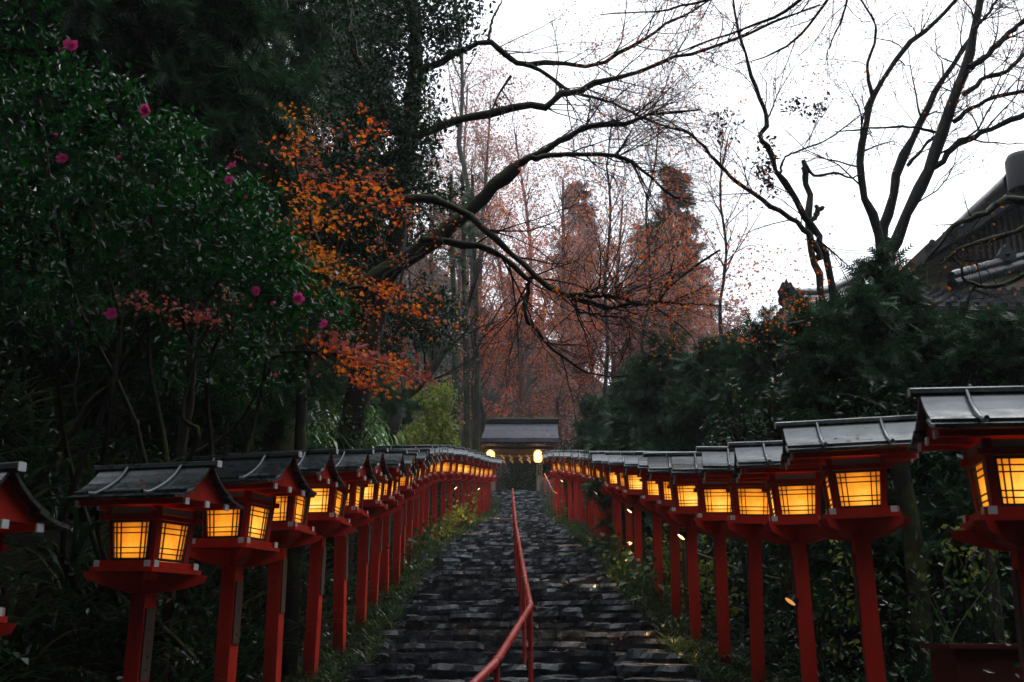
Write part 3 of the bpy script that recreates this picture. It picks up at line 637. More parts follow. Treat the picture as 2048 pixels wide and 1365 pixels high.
for ph in (0, math.pi):
    s_ = np.linspace(0, 1, 60); x = gx0 + .1 + (gx1 - gx0 - .2) * s_; P = np.stack([x, GYY - .13 + .012 * np.cos(s_ * 60 + ph), zz(911.5) - .05 * np.sin(s_ * math.pi) + .012 * np.sin(s_ * 60 + ph)], 1); tubes(a, P[None], np.full((1, 60), .016), 6)
part(a, 'strands', M['rope'], rope, True)
for px, w_ in zip((1005, 1021, 1040, 1056), ('leftmost', 'second from the left', 'third from the left', 'rightmost')):
    x = W(px, 915, GYY - .15)[0]; zt = zz(911); a = Acc(); hh = .085
    for k in range(4):
        dx = (.028 if k % 2 else -.028) + .012 * k; dy = .01 * k
        V = [(x + dx - .04, GYY - .16 - dy, zt - k * hh * .82), (x + dx + .04, GYY - .16 - dy, zt - k * hh * .82 - .03), (x + dx + .05, GYY - .168 - dy, zt - (k + 1) * hh * .95 - .03), (x + dx - .03, GYY - .168 - dy, zt - (k + 1) * hh * .95)]
        V += [(p[0], p[1] + .003, p[2]) for p in V]
        a.add(V, [(0, 3, 2, 1), (4, 5, 6, 7), (0, 1, 5, 4), (1, 2, 6, 5), (2, 3, 7, 6), (3, 0, 4, 7)])
    t = thing('paper_streamer', 'zigzag folded paper streamer under the gate, %s of four' % w_, 'streamer', (x, GYY - .16, zt), 0, 'folded paper streamers on the gate rope'); part(a, 'folded_paper', M['paper'], t)
# the hall beyond, of which only a sweeping gable edge shows through the opening
hall = thing('shrine_hall', 'dark hall behind the gate with a sweeping pale edged gable', 'building', (W(990, 982, 50)[0], 50, GATE_Z))
pts = [(1007, 918), (1011, 932), (1016, 946), (1022, 958), (1029, 968), (1037, 977), (1046, 984)]; C_ = [W(x, y, 50) for x, y in pts]
a = Acc(); xx0 = W(975, 950, 50)[0]; ring = [(xx0, GATE_Z - .3)] + [(c[0], c[2]) for c in reversed(C_)] + [(xx0, C_[0][2])]
prism(a, ring, 50, 53, 'y'); part(a, 'gable_wall', M['wood'], hall)
a = Acc(); tubes(a, resample(C_, 20)[None] + np.array((0, -.08, 0)), np.full((1, 20), .045), 6); part(a, 'bargeboard', M['woodg'], hall, True)
a = Acc()
for k in range(9):
    x = xx0 + .12 + k * .13; box(a, x, x + .02, 49.93, 49.99, GATE_Z, GATE_Z + 1.6 - k * .16)
part(a, 'wall_slats', M['wood'], hall)
a = Acc(); c = W(996, 947, 49.9); th = np.linspace(0, 9, 40); P = np.stack([c[0] + (.02 + .018 * th) * np.cos(th), np.full(40, 49.88), c[2] + (.03 + .018 * th) * np.sin(th) * 1.3], 1); tubes(a, P[None], np.full((1, 40), .018), 6); part(a, 'scroll_carving', M['woodg'], hall, True)
for x_, lab in ((1062, 'dark evergreen shrubs seen through the gate opening'), (1120, 'brownish green shrubs right of the gate')):
    b = W(x_, 955, 49); t = thing('shrub', lab, 'bush', (b[0], 49, GATE_Z), 0, 'shrubs beyond the gate'); a = Acc(); clumps(a, T_quad(), [(b, (1.1, .6, 1.0), 220), (b + (0, .5, 1.), (1.1, .5, .8), 160)], .10, 16, .12); part(a, 'crown', M['green_d'], t)
    a = Acc()
    for k in range(5): tubes(a, resample([np.array((b[0], 49, GATE_Z - .1)), b + rng.normal(size=3) * .4], 6)[None], np.linspace(.04, .01, 6)[None], 5)
    part(a, 'stem', M['bark'], t)
# boulder and red fence beyond the right gate post
def boulder(name, label, c, r, m):
    import bmesh
    bm = bmesh.new(); bmesh.ops.create_icosphere(bm, subdivisions=4, radius=1)
    for v in bm.verts:
        n = 1 + .35 * mnoise.noise(v.co * 1.3 + Vector(c)) + .12 * mnoise.noise(v.co * 4); v.co = Vector((v.co.x * r[0] * n, v.co.y * r[1] * n, v.co.z * r[2] * n))
    me = bpy.data.meshes.new(name); bm.to_mesh(me); bm.free(); me.materials.append(m)
    for p in me.polygons: p.use_smooth = True
    o = bpy.data.objects.new(name, me); COL.objects.link(o); o.location = c; return tag(o, label, 'rock')
c = W(1091, 972, 42.2); boulder('boulder', 'upright brown boulder beside the right gate post', (c[0], c[1], GATE_Z + .12), (.2, .2, .42), M['rock'])
fr = thing('red_fence', 'bright red fence behind the boulder at the top right of the stairs', 'fence', (W(1095, 960, 44)[0], 44, GATE_Z))
x0 = W(1084, 960, 44)[0]
for k in range(3):
    a = Acc(); box(a, x0 + k * .45, x0 + k * .45 + .1, 43.95, 44.05, GATE_Z - 1, zz(953 + 4 * k, 44)); part(a, 'post', M['redrail'], fr)
for dz in (0, .35):
    a = Acc(); z0 = zz(953, 44) - .08 - dz; hexa(a, [(x0, 43.97, z0 - .09), (x0 + 1.3, 43.97, z0 - .3), (x0, 44.03, z0 - .09), (x0 + 1.3, 44.03, z0 - .3), (x0, 43.97, z0), (x0 + 1.3, 43.97, z0 - .2), (x0, 44.03, z0), (x0 + 1.3, 44.03, z0 - .2)]); part(a, 'rail', M['redrail'], fr)

# ------------------------------------------------------------------ tiled building on the right
BY = 21.0
bx0 = W(1572, 608, BY)[0]; ez = W(1572, 612, BY)[2]
bld = thing('tiled_building', 'large old building with grey tiled hip and gable roof behind the dark conifers', 'building', (9, BY + 4, H(9, BY + 4)))
bw0, bw1 = bx0 + 1.7, bx0 + 15
a = Acc(); box(a, bw0, bw1, BY + 1.9, BY + 11, float(H(9, BY)) - 1.5, ez + .3); part(a, 'wall', M['darkwall'], bld)
a = Acc(); box(a, W(1850, 500, BY + 2.6)[0], bw1 - .5, BY + 2.6, BY + 10, ez + .9, W(1850, 500, BY + 2.6)[2]); part(a, 'upper_wall', M['plaster'], bld)
zs0, zs1 = ez, ez + 1.15                                   # skirt roof rises from the eave to the upper wall
def tiled(a, A, B, C, D, n):
    """a roof plane A-B (eave) to D-C (top) with rows of round tiles running up it"""
    A, B, C, D = [np.array(p, float) for p in (A, B, C, D)]; th = np.array((0, 0, -.08))
    hexa(a, [A + th, B + th, D + th, C + th, A, B, D, C])
    s = np.linspace(.5 / n, 1 - .5 / n, n)[:, None]; lo_ = A + (B - A) * s; hi = D + (C - D) * s
    m_ = 9; f = np.linspace(0, 1, m_)[None, :, None]; P = lo_[:, None] * (1 - f) + hi[:, None] * f + np.array((0, 0, .02)); R_ = np.full((n, m_), .055) + .008 * (np.arange(m_) % 2)
    tubes(a, P, R_, 8)
    for p in lo_: disc_cap(a, p + np.array((0, 0, .02)), .063, A - D, 8)
a = Acc(); tiled(a, (bx0, BY, zs0), (bx0 + 16.5, BY, zs0), (bx0 + 14.6, BY + 2.6, zs1), (bx0 + 2.3, BY + 2.6, zs1), 60); part(a, 'skirt_roof', M['tile'], bld, False)
a = Acc(); tiled(a, (bx0, BY + 12.5, zs0), (bx0, BY, zs0), (bx0 + 2.3, BY + 2.6, zs1), (bx0 + 2.3, BY + 10, zs1), 46); part(a, 'skirt_roof', M['tile'], bld, False)
a = Acc()
for dz, r in ((.1, .13), (.26, .1)): tubes(a, resample([(bx0 - .05, BY - .05, zs0 + dz), (bx0 + 1.1, BY + 1.25, zs0 + .42 + dz), (bx0 + 2.3, BY + 2.6, zs1 + .05 + dz)], 24)[None], np.full((1, 24), r) + .012 * (np.arange(24) % 2), 10)
part(a, 'hip_ridge', M['tile'], bld, True)
def ogre_tile(c, s):
    a = Acc(); c = np.array(c, float)
    prof = [(-.5, -.4), (-.6, .0), (-.42, .25), (-.3, .55), (-.1, .5), (0, .8), (.1, .5), (.3, .55), (.42, .25), (.6, 0), (.5, -.4)]
    prism(a, [(c[0] + u * s, c[2] + v * s) for u, v in prof], c[1] - .07, c[1] + .07, 'y'); lathe(a, [(0, c[2] + .1 * s), (.18 * s, c[2]), (0, c[2] - .2 * s)], 8, (c[0], c[1] - .1)); return a
part(ogre_tile((bx0 + .0, BY - .1, zs0 + .28), .28), 'ridge_end_tile', M['tile'], bld)
q_ = W(1729, 545, BY + 2.5); part(ogre_tile((q_[0], BY + 2.5, q_[2]), .32), 'ridge_end_tile', M['tile'], bld)
a = Acc(); q0, q1 = W(1905, 570, BY - .2), W(2110, 512, BY + 1.2)
for dz, r in ((0, .13), (.17, .1)): tubes(a, (resample([q0, q1], 22) + np.array((0, 0, dz)))[None], np.full((1, 22), r) + .015 * (np.arange(22) % 2), 10)
part(a, 'descending_ridge', M['tile'], bld, True)
q_ = W(2012, 512, BY + .4); part(ogre_tile((q_[0], BY + .4, q_[2]), .3), 'ridge_end_tile', M['tile'], bld)
# upper gable: its ridge runs away from the stairs, its gable faces them
GYb = BY + 2.2; ap = W(2034, 385, GYb); lf = W(1835, 512, GYb)
for s in (-1, 1):
    xe = ap[0] + s * (ap[0] - lf[0]); pr = [(ap[0], ap[2]), (ap[0] + s * (ap[0] - lf[0]) * .5, ap[2] + (lf[2] - ap[2]) * .54), (xe, lf[2])]
    a = Acc(); prism(a, pr + [(x, z_ - .22) for x, z_ in reversed(pr)], GYb - .5, GYb + 9, 'y'); part(a, 'upper_roof', M['tile'], bld)
    a = Acc(); n = 8
    for k in range(n):
        f = (k + .5) / n; x = ap[0] + (xe - ap[0]) * f; z_ = np.interp(f, [0, .5, 1], [ap[2], pr[1][1], lf[2]]) + .03
        tubes(a, np.array([(x, GYb - .52, z_), (x, GYb + 9, z_)])[None], np.full((1, 2), .06), 6); disc_cap(a, (x, GYb - .53, z_), .075, (0, -1, 0), 8)
    part(a, 'verge_tiles', M['tile'], bld, True)
a = Acc(); prism(a, [(lf[0] + .5, lf[2] - .1), (2 * ap[0] - lf[0] - .5, lf[2] - .1), (ap[0], ap[2] - .3)], GYb - .02, GYb + .1, 'y'); gb = part(a, 'gable_wall', M['ink'], bld)
a = Acc()
for k in range(40):
    x = lf[0] + .7 + k * .14; hgt = (1 - abs(x - ap[0]) / (ap[0] - lf[0])) * (ap[2] - lf[2]) - .35
    if hgt > .1: box(a, x - .03, x + .03, GYb - .09, GYb - .03, lf[2] - .08, lf[2] + hgt)
part(a, 'gable_slats', M['wood'], bld)
a = Acc(); lathe(a, [(0, ap[2] + .75), (.3, ap[2] + .72), (.36, ap[2] + .6), (.36, ap[2] - .1)], 18, (ap[0] + .03, GYb - .35)); part(a, 'round_ridge_end', mat('dark_ridge_tile', (.012, .014, .016), .5, spec=.3)[0], bld, True)
a = Acc(); tubes(a, np.array([(ap[0], GYb, ap[2] + .25), (ap[0], GYb + 9, ap[2] + .25)])[None], np.full((1, 2), .28), 10); part(a, 'main_ridge', M['tile'], bld, True)
for k in range(4):
    a = Acc(); x = bw0 + 1.2 + k * 2.0; zb = float(H(9, BY)) + .9; box(a, x, x + 1.1, BY + 1.86, BY + 1.9, zb, zb + 1.3); wn = part(a, 'window', M['ink'], bld)
    a = Acc()
    for j in range(4): box(a, x + .02 + j * .345, x + .05 + j * .345, BY + 1.82, BY + 1.858, zb, zb + 1.3)
    wf = a.build('window_frame', M['woodg'], wn); wf.data.transform(Matrix.Translation(-bld.location))
a = Acc(); q_ = W(1925, 990, 16); box(a, q_[0] - .1, q_[0] + .12, 15.9, 16.1, float(H(q_[0], 16)) - .4, W(1925, 905, 16)[2]); tag(a.build('pale_post', M['plaster']), 'pale plastered post between the two largest right lanterns', 'post')

# ------------------------------------------------------------------ trees
MAPLE, BROAD, QUAD, SPRAY = T_maple(), T_broad(), T_quad(), T_spray()
def limb(pts, r0, r1, dY=0., n=16):
    """pts (px, py, Y) -> a polyline in the world and its radii in metres"""
    P = resample([W(*p) for p in pts], n); P[1:-1] += rng.normal(size=(n - 2, 3)) * np.minimum(.014, .25 * r0); return P, np.linspace(r0, r1, n)
def build_limbs(limbs, barkm, root, names='limb', nsid=9):
    for k, (P, R_) in enumerate(limbs):
        if k == 0 and names == 'limb' and P[0][2] > float(H(P[0][0], P[0][1])) - .1:      # carry the trunk down into the ground
            gz_ = float(H(P[0][0], P[0][1])) - .4; d_ = P[0] - P[1]; P = np.vstack([[(P[0][0] + d_[0] * .6, P[0][1], gz_)], P]); R_ = np.concatenate([[R_[0] * 1.25], R_])
        a = Acc(); rj = R_ * (1 + .10 * rng.normal(size=R_.shape)); tubes(a, P[None], rj[None], nsid); part(a, 'trunk' if k == 0 and names == 'limb' else 'limb', barkm, root, True)
def twiggy(limbs, spec):
    """spec: list of spawn levels; returns the list of (P, R) per level"""
    out = []; cur = [(P[None], R_[None]) for P, R_ in limbs]
    N_ = limbs[0][0].shape[0]; P = np.concatenate([c[0] for c in cur]); R_ = np.concatenate([c[1] for c in cur])
    for s in spec: P, R_ = spawn(P, R_, **s); out.append((P, R_))
    return out
# --- right: the big bare maple in front of the tiled roof
RY = 15.5
def LM(lst, Y, r0, r1, n=16): return limb([(x, y, Y + dy) for (x, y, *d) in lst for dy in [d[0] if d else 0]], r0, r1, n=n)
t = thing('bare_maple', 'tall nearly bare maple with forking dark trunks against the sky at right', 'tree', (*W(1768, 700, RY)[:2], H(W(1768, 700, RY)[0], RY)))
zb = H(W(1768, 700, RY)[0], RY); base = (np.array((W(1768, 700, RY)[0], RY, zb - .3)))
tr = resample([base, W(1766, 700, RY), W(1764, 600, RY), W(1770, 520, RY), W(1772, 480, RY)], 16)
limbs = [(tr, np.linspace(.17, .135, 16)),
 LM([(1762, 500), (1752, 450), (1729, 396), (1721, 343), (1725, 290), (1736, 229), (1748, 190), (1778, 141), (1824, 80), (1870, 46), (1930, -20)], RY, .068, .028),
 LM([(1744, 195), (1738, 160), (1736, 126), (1752, 69), (1746, 38), (1715, -10)], RY, .028, .014),
 LM([(1768, 500), (1765, 457), (1786, 400), (1801, 328), (1835, 259), (1862, 206), (1889, 152), (1927, 95), (1960, 40)], RY + .2, .085, .028),
 LM([(1778, 520), (1788, 488), (1832, 389), (1870, 316), (1889, 248), (1919, 171), (1942, 95), (1956, 0), (1965, -60)], RY - .2, .10, .055),
 LM([(1868, 335), (1919, 286), (1973, 263), (2048, 229), (2110, 205)], RY - .2, .05, .035),
 LM([(1908, 244), (1954, 210), (2011, 190), (2048, 183), (2120, 178)], RY - .3, .035, .024),
 LM([(1928, 190), (1973, 156), (2011, 145), (2048, 110), (2100, 70)], RY - .4, .04, .022),
 LM([(1940, 135), (1973, 110), (2011, 72), (2048, 42), (2100, 0)], RY - .3, .05, .03),
 LM([(1815, 332), (1840, 305), (1858, 282), (1880, 268)], RY, .028, .018),
 LM([(1870, 265), (1824, 255), (1763, 255), (1700, 262), (1672, 264)], RY - .2, .022, .008),
 LM([(1945, 60), (1975, 30), (2000, -10)], RY - .3, .03, .015)]
build_limbs(limbs, M['barkr'], t)
lv = twiggy(limbs[1:], [dict(k=11, t0=.2, ang=.8, ln=1.6, npts=7, up=.15, wob=.2, rr=.35, rmax=.016), dict(k=8, ang=.8, ln=.8, npts=5, up=.05, wob=.2, rr=.6, rmax=.007, tip=.4), dict(k=3, ang=.7, ln=.4, npts=4, rr=.6, rmax=.004, tip=.5)])
a = Acc(); [tubes(a, P, R_, 4) for P, R_ in lv]; part(a, 'twigs', M['twig'], t, True)
a = Acc(); leaves_on(a, MAPLE, lv[2][0][rng.random(len(lv[2][0])) < .6], 1, .055); part(a, 'leaves', M['maple_o'], t)
t = thing('mossy_branch_tree', 'low twisting mossy branches crossing in front of the tiled gable', 'tree', (*W(2100, 800, 12.5)[:2], H(W(2100, 800, 12.5)[0], 12.5)))
zb = H(W(2100, 800, 12.5)[0], 12.5); q0 = np.array((W(2100, 800, 12.5)[0], 12.5, zb - .3))
limbs = [(resample([q0, W(2095, 600, 12.5), W(2080, 470, 12.5), W(2060, 405, 12.5)], 16), np.linspace(.09, .05, 16)), LM([(2065, 405), (2020, 400), (1975, 425), (1930, 440), (1895, 465), (1870, 500), (1845, 530)], 12.5, .05, .016), LM([(2090, 450), (2048, 458), (1990, 478), (1940, 490), (1900, 510), (1880, 530)], 12.4, .04, .012), LM([(2090, 520), (2030, 560), (1990, 575), (1950, 570), (1925, 555), (1922, 530), (1905, 515)], 12.3, .03, .012), LM([(1950, 570), (1935, 600), (1925, 640)], 12.3, .02, .008)]
build_limbs(limbs, M['bark'], t); lv = twiggy(limbs[1:], [dict(k=8, t0=.1, ang=.9, ln=.8, npts=6, up=.3, wob=.2, rr=.5, rmax=.008), dict(k=5, ang=.8, ln=.45, npts=5, up=.1, wob=.2, rr=.6, rmax=.004, tip=.4)])
a = Acc(); [tubes(a, P, R_, 4) for P, R_ in lv]; part(a, 'twigs', M['twig'], t, True); a = Acc(); leaves_on(a, MAPLE, lv[1][0][rng.random(len(lv[1][0])) < .3], 1, .06); part(a, 'leaves', M['maple_o'], t)
# --- right: slim leaning tree to its left, with the lichen stump beside it
t = thing('slim_leaning_tree', 'slim dark tree leaning left with hanging dead leaves, left of the bare maple', 'tree', (*W(1668, 640, 14.5)[:2], H(W(1668, 640, 14.5)[0], 14.5)))
limbs = [limb([(1690, 800, 14.5), (1676, 640, 14.5), (1663, 560, 14.5), (1645, 500, 14.5), (1633, 469, 14.5), (1599, 423, 14.5), (1561, 354, 14.3), (1538, 305, 14.2), (1523, 274, 14), (1534, 244, 14), (1523, 202, 14), (1504, 160, 14), (1492, 107, 14), (1477, 69, 14), (1464, -20, 14)], .062, .016, n=30)]
limbs = [(resample(limbs[0][0], 30), limbs[0][1])]
L2 = [LM([(1640, 520), (1633, 492), (1603, 457), (1534, 408), (1466, 358), (1425, 312), (1375, 267), (1334, 254)], 14.2, .045, .016, 30),
      LM([(1561, 345), (1565, 325), (1580, 309), (1649, 282), (1698, 248), (1740, 215)], 14.3, .018, .006, 30),
      LM([(1530, 250), (1545, 215), (1560, 180), (1590, 130)], 14, .014, .004, 30),
      LM([(1636, 480), (1660, 500), (1700, 535), (1720, 560)], 14.4, .014, .008, 30)]
build_limbs(limbs + L2, M['barkr'], t)
lv = twiggy(limbs + L2, [dict(k=13, t0=.25, ang=.7, ln=1.6, npts=7, up=.2, wob=.16, rr=.4, rmax=.009), dict(k=4, ang=.7, ln=.7, npts=5, up=.05, wob=.2, rr=.6, rmax=.005, tip=.4)])
a = Acc(); [tubes(a, P, R_, 4) for P, R_ in lv]; part(a, 'twigs', M['twig'], t, True)
a = Acc(); leaves_on(a, MAPLE, lv[1][0][rng.random(len(lv[1][0])) < .45], 1, .07); part(a, 'leaves', M['maple_o'], t)
a = Acc(); 
for (x, y, rx, rz, k) in ((1540, 345, .10, .55, 34), (1520, 330, .12, .3, 16), (1445, 250, .28, .22, 22), (1620, 215, .4, .13, 18), (1600, 215, .3, .15, 12)):
    clumps(a, BROAD, [(W(x, y, 14.1), (rx, .15, rz), k)], .07, 6, .04, shell=.1)
part(a, 'dead_leaves', M['dry'], t)
t = thing('broken_stump', 'lichen covered snapped trunk with a knobbly elbow branch beside the slim tree', 'tree', (*W(1650, 620, 14.7)[:2], H(W(1650, 620, 14.7)[0], 14.7)))
limbs = [LM([(1668, 800), (1648, 600), (1632, 530), (1620, 470), (1617, 410), (1614, 362), (1608, 336)], 14.7, .055, .045), LM([(1617, 448), (1630, 432), (1640, 418), (1648, 416)], 14.6, .04, .028), LM([(1630, 432), (1636, 426), (1632, 412)], 14.6, .03, .03), LM([(1612, 345), (1607, 320), (1620, 345), (1640, 352), (1668, 346), (1700, 356), (1722, 350)], 14.6, .03, .012)]
build_limbs(limbs, M['barkg'], t, nsid=10); a = Acc(); disc_cap(a, limbs[0][0][-1], .045, (0, -.1, 1)); part(a, 'broken_end', M['moss'], t)
# --- left: big leaning maple over the stairs
t = thing('leaning_maple', 'big dark maple leaning right across the stairs from the left bank', 'tree', (*W(560, 800, 13)[:2], H(W(560, 800, 13)[0], 13)))
trk = LM([(560, 860), (582, 768), (603, 718), (640, 670), (700, 600), (770, 543), (854, 488), (924, 435), (973, 386), (1031, 336)], 13, .17, .08, 24)
limbs = [trk, LM([(1028, 338), (1055, 316), (1129, 279), (1178, 254), (1252, 246), (1289, 236), (1340, 225), (1400, 220)], 13, .05, .012, 24),
 LM([(1040, 325), (1072, 316), (1129, 310), (1240, 314), (1293, 349), (1342, 390), (1392, 408)], 12.8, .04, .01, 24),
 LM([(1232, 310), (1250, 285), (1262, 262)], 12.8, .02, .008, 24),
 LM([(700, 440), (760, 405), (834, 394), (883, 402), (932, 427), (973, 462), (1014, 495), (1057, 538), (1084, 565), (1131, 585), (1151, 597), (1209, 610), (1268, 606), (1315, 604), (1330, 581), (1380, 540), (1440, 500)], 12, .055, .012, 34),
 LM([(840, 480), (893, 487), (963, 495), (1010, 519), (1053, 558), (1057, 577), (1049, 616), (1065, 655), (1100, 694), (1143, 726), (1190, 749), (1256, 751)], 12.1, .045, .008, 24),
 LM([(1140, 590), (1180, 592), (1229, 595), (1260, 604)], 11.9, .03, .016, 24), LM([(1320, 604), (1380, 608), (1455, 612)], 12, .015, .005, 24),
 LM([(1150, 598), (1153, 615), (1160, 625), (1200, 630), (1252, 640), (1256, 683), (1240, 726)], 12, .02, .006, 24),
 LM([(860, 485), (820, 520), (760, 560), (700, 600)], 12.6, .04, .02, 24)]
limbs = [(resample(P, 24), np.interp(np.linspace(0, 1, 24), np.linspace(0, 1, len(R_)), R_)) for P, R_ in limbs]
build_limbs(limbs, M['bark'], t, nsid=10)
lv = twiggy(limbs[1:], [dict(k=17, t0=.12, ang=.75, ln=1.7, npts=7, up=.08, wob=.17, rr=.4, rmax=.012), dict(k=7, ang=.75, ln=.85, npts=6, up=.02, wob=.2, rr=.6, rmax=.006, tip=.4), dict(k=3, ang=.7, ln=.4, npts=4, rr=.6, rmax=.0035, tip=.5)])
a = Acc(); [tubes(a, P, R_, 4) for P, R_ in lv]; part(a, 'twigs', M['twig'], t, True)
a = Acc(); P = lv[2][0]; leaves_on(a, MAPLE, P[(rng.random(len(P)) < .8) & (P[:, 0, 2] < 7.4) & (P[:, 0, 2] > 5.3)], 3, .058); part(a, 'leaves', M['maple_o'], t)
a = Acc(); leaves_on(a, MAPLE, P[(rng.random(len(P)) < .25) & (P[:, 0, 2] > 5.0)], 3, .06); part(a, 'dusky_leaves', M['dusky'], t)
# --- left: evergreen oak with the two high mossy limbs
t = thing('evergreen_oak', 'dark evergreen tree with two long mossy limbs reaching over the stairs high up', 'tree', (*W(690, 900, 15.5)[:2], H(W(690, 900, 15.5)[0], 12.5)))
limbs = [LM([(690, 900), (735, 700), (785, 500), (808, 330), (828, 185), (832, 82), (822, -10), (815, -120)], 15.5, .17, .09, 24),
 LM([(760, 330), (821, 287), (895, 246), (973, 230), (1047, 213), (1096, 213), (1117, 193), (1150, 185), (1191, 168), (1273, 144), (1334, 119), (1384, 109), (1478, 78), (1560, 41), (1640, 10)], 15, .072, .014, 24),
 LM([(832, 150), (883, 119), (924, 103), (977, 84), (1006, 107), (1047, 127), (1109, 127), (1191, 129), (1244, 103), (1293, 78), (1334, 49), (1367, 33), (1420, 0)], 15.3, .06, .014, 24),
 LM([(1050, 130), (1064, 135), (1096, 152), (1150, 187), (1211, 201), (1273, 230), (1334, 254), (1375, 267)], 15.2, .036, .012, 24),
 LM([(977, 84), (985, 40), (1010, -10)], 15.3, .024, .012, 24), LM([(800, 260), (740, 180), (700, 60), (690, -40)], 15.6, .06, .035, 24)]
build_limbs(limbs, M['bark'], t, nsid=10)
lv = twiggy(limbs[1:4], [dict(k=22, t0=.3, ang=.7, ln=1.9, npts=7, up=.12, wob=.17, rr=.4, rmax=.011), dict(k=8, ang=.75, ln=.7, npts=6, up=.02, wob=.2, rr=.6, rmax=.005, tip=.4), dict(k=3, ang=.7, ln=.35, npts=4, rr=.6, rmax=.0035, tip=.5)])
a = Acc(); [tubes(a, P, R_, 4) for P, R_ in lv]; part(a, 'twigs', M['twig'], t, True)
a = Acc(); P = lv[2][0]; P = P[P[:, 0, 0] > .6]; leaves_on(a, MAPLE, P[rng.random(len(P)) < .7], 3, .055); part(a, 'orange_leaves', M['maple_o'], t)
a = Acc(); leaves_on(a, MAPLE, P[rng.random(len(P)) < .5], 2, .05); part(a, 'dry_leaves', M['dusky'], t)
a = Acc()
bl = [(W(820, 60, 15.3), (0.68, 0.74, 0.74), 150), (W(790, 180, 15.2), (0.62, 0.87, 0.74), 150), (W(860, 30, 15.2), (0.68, 0.62, 0.43), 100), (W(930, 20, 15.2), (0.35, 0.37, 0.35), 27), (W(840, 250, 15), (0.37, 0.62, 0.40), 68), (W(900, 60, 15), (0.37, 0.37, 0.37), 37), (W(760, 320, 15.4), (0.74, 1.12, 0.74), 175), (W(820, 330, 15), (0.35, 0.50, 0.31), 56), (W(740, 40, 15.6), (0.87, 1.12, 0.87), 162), (W(700, 250, 16), (0.87, 1.12, 0.99), 187), (W(880, 395, 15), (0.35, 0.25, 0.10), 27), (W(780, 450, 15.8), (0.68, 0.99, 0.43), 137), (W(830, 620, 17.5), (0.68, 0.62, 0.50), 125), (W(880, 640, 17.8), (0.43, 0.50, 0.43), 75), (W(740, 650, 17.5), (0.74, 0.74, 0.62), 112), (W(700, 480, 16), (.7, .8, .5), 120), (W(690, 600, 16), (.7, .8, .45), 100), (W(620, 640, 16.5), (.6, .8, .4), 80)]
clumps(a, BROAD, bl, .085, 15, .11, up=.9, droop=-.35); part(a, 'crown', M['green_d'], t)
# --- thin maple boughs entering from above
t = thing('overhanging_maple', 'thin leafy maple boughs entering the top of the picture over the stairs', 'tree', (6.0, 8.6, float(H(6.0, 8.6))))
limbs = [(resample([(6.0, 8.6, float(H(6.0, 8.6)) - .3), (6.05, 8.7, 4), (5.9, 8.9, 7.0), W(2120, -330, 9.2), W(1900, -232, 9.2)], 20), np.linspace(.10, .03, 20)), LM([(1900, -230), (1760, -120), (1650, -40), (1560, 30), (1450, 70), (1340, 110)], 9.2, .03, .006, 20), LM([(1800, -160), (1700, -60), (1610, 60), (1540, 110), (1470, 130)], 9.4, .02, .004, 20), LM([(1760, -140), (1600, -60), (1450, -10), (1330, 20), (1200, 30)], 9.6, .024, .005, 20), LM([(1700, -60), (1690, 20), (1660, 90), (1650, 130)], 9.0, .014, .003, 20)]
build_limbs(limbs, M['barkr'], t); lv = twiggy(limbs[1:], [dict(k=10, t0=.2, ang=.6, ln=.9, npts=6, up=.05, wob=.14, rr=.45, rmax=.006), dict(k=6, ang=.7, ln=.45, npts=5, up=0, wob=.2, rr=.6, rmax=.003, tip=.5), dict(k=3, ang=.7, ln=.2, npts=4, rr=.7, rmax=.002, tip=.6)])
a = Acc(); [tubes(a, P, R_, 4) for P, R_ in lv]; part(a, 'twigs', M['twig'], t, True)
a = Acc(); P = lv[2][0]; leaves_on(a, MAPLE, P[rng.random(len(P)) < .5], 1, .038); part(a, 'leaves', M['maple_o'], t); a = Acc(); leaves_on(a, MAPLE, P[rng.random(len(P)) < .5], 1, .034); part(a, 'dry_leaves', M['dry'], t)
# --- hanging dead sprig
t = thing('hanging_dead_sprig', 'dark broken sprig with dead leaves snagged on the mossy limb above the gate', 'branch', W(1000, 200, 14.8)); a = Acc()
for pl, r in (([(1022, 152), (1003, 180), (990, 205), (978, 240)], .022), ([(1003, 180), (1025, 215), (1024, 250)], .012), ([(990, 205), (1010, 235)], .012)): P = resample([W(x, y, 14.8) for x, y in pl], 8); tubes(a, P[None], np.linspace(r, r * .4, 8)[None], 5)
part(a, 'twigs', M['dry'], t); a = Acc(); clumps(a, BROAD, [(W(1000, 215, 14.8), (.13, .1, .2), 10), (W(1020, 170, 14.8), (.08, .05, .08), 4)], .06, 5, .04, shell=.1); part(a, 'dead_leaves', M['dry'], t)
# --- thin grey trunk and pale trunks further back
def plain_trunk(name, label, pts, Y, r0, r1, bm, k=14, ln=1.8, leafm=None, ls=.06, frac=.3):
    b = W(*pts[0], Y); t = thing(name, label, 'tree', (b[0], Y, H(b[0], Y))); P, R_ = LM(pts, Y, r0, r1, 20)
    P = np.vstack([[(b[0], Y, H(b[0], Y) - .3)], P[1:]]) if P[0][2] > H(b[0], Y) - .3 else P
    build_limbs([(P, R_)], bm, t); L1 = spawn(P[None], R_[None], k, t0=.35, ang=.7, ln=ln, npts=6, up=.2, rr=.4, rmax=.03); L2 = spawn(*L1, 5, ang=.7, ln=ln * .5, npts=5, rr=.5, rmax=.01); L3 = spawn(*L2, 4, ang=.7, ln=ln * .28, npts=4, rr=.5, rmax=.006, tip=.5)
    a = Acc(); [tubes(a, p, r, 4) for p, r in (L1, L2, L3)]; part(a, 'twigs', M['twig'], t, True)
    if leafm: a = Acc(); q = L3[0]; leaves_on(a, MAPLE, q[rng.random(len(q)) < frac], 2, ls); part(a, 'leaves', leafm, t)
    return t
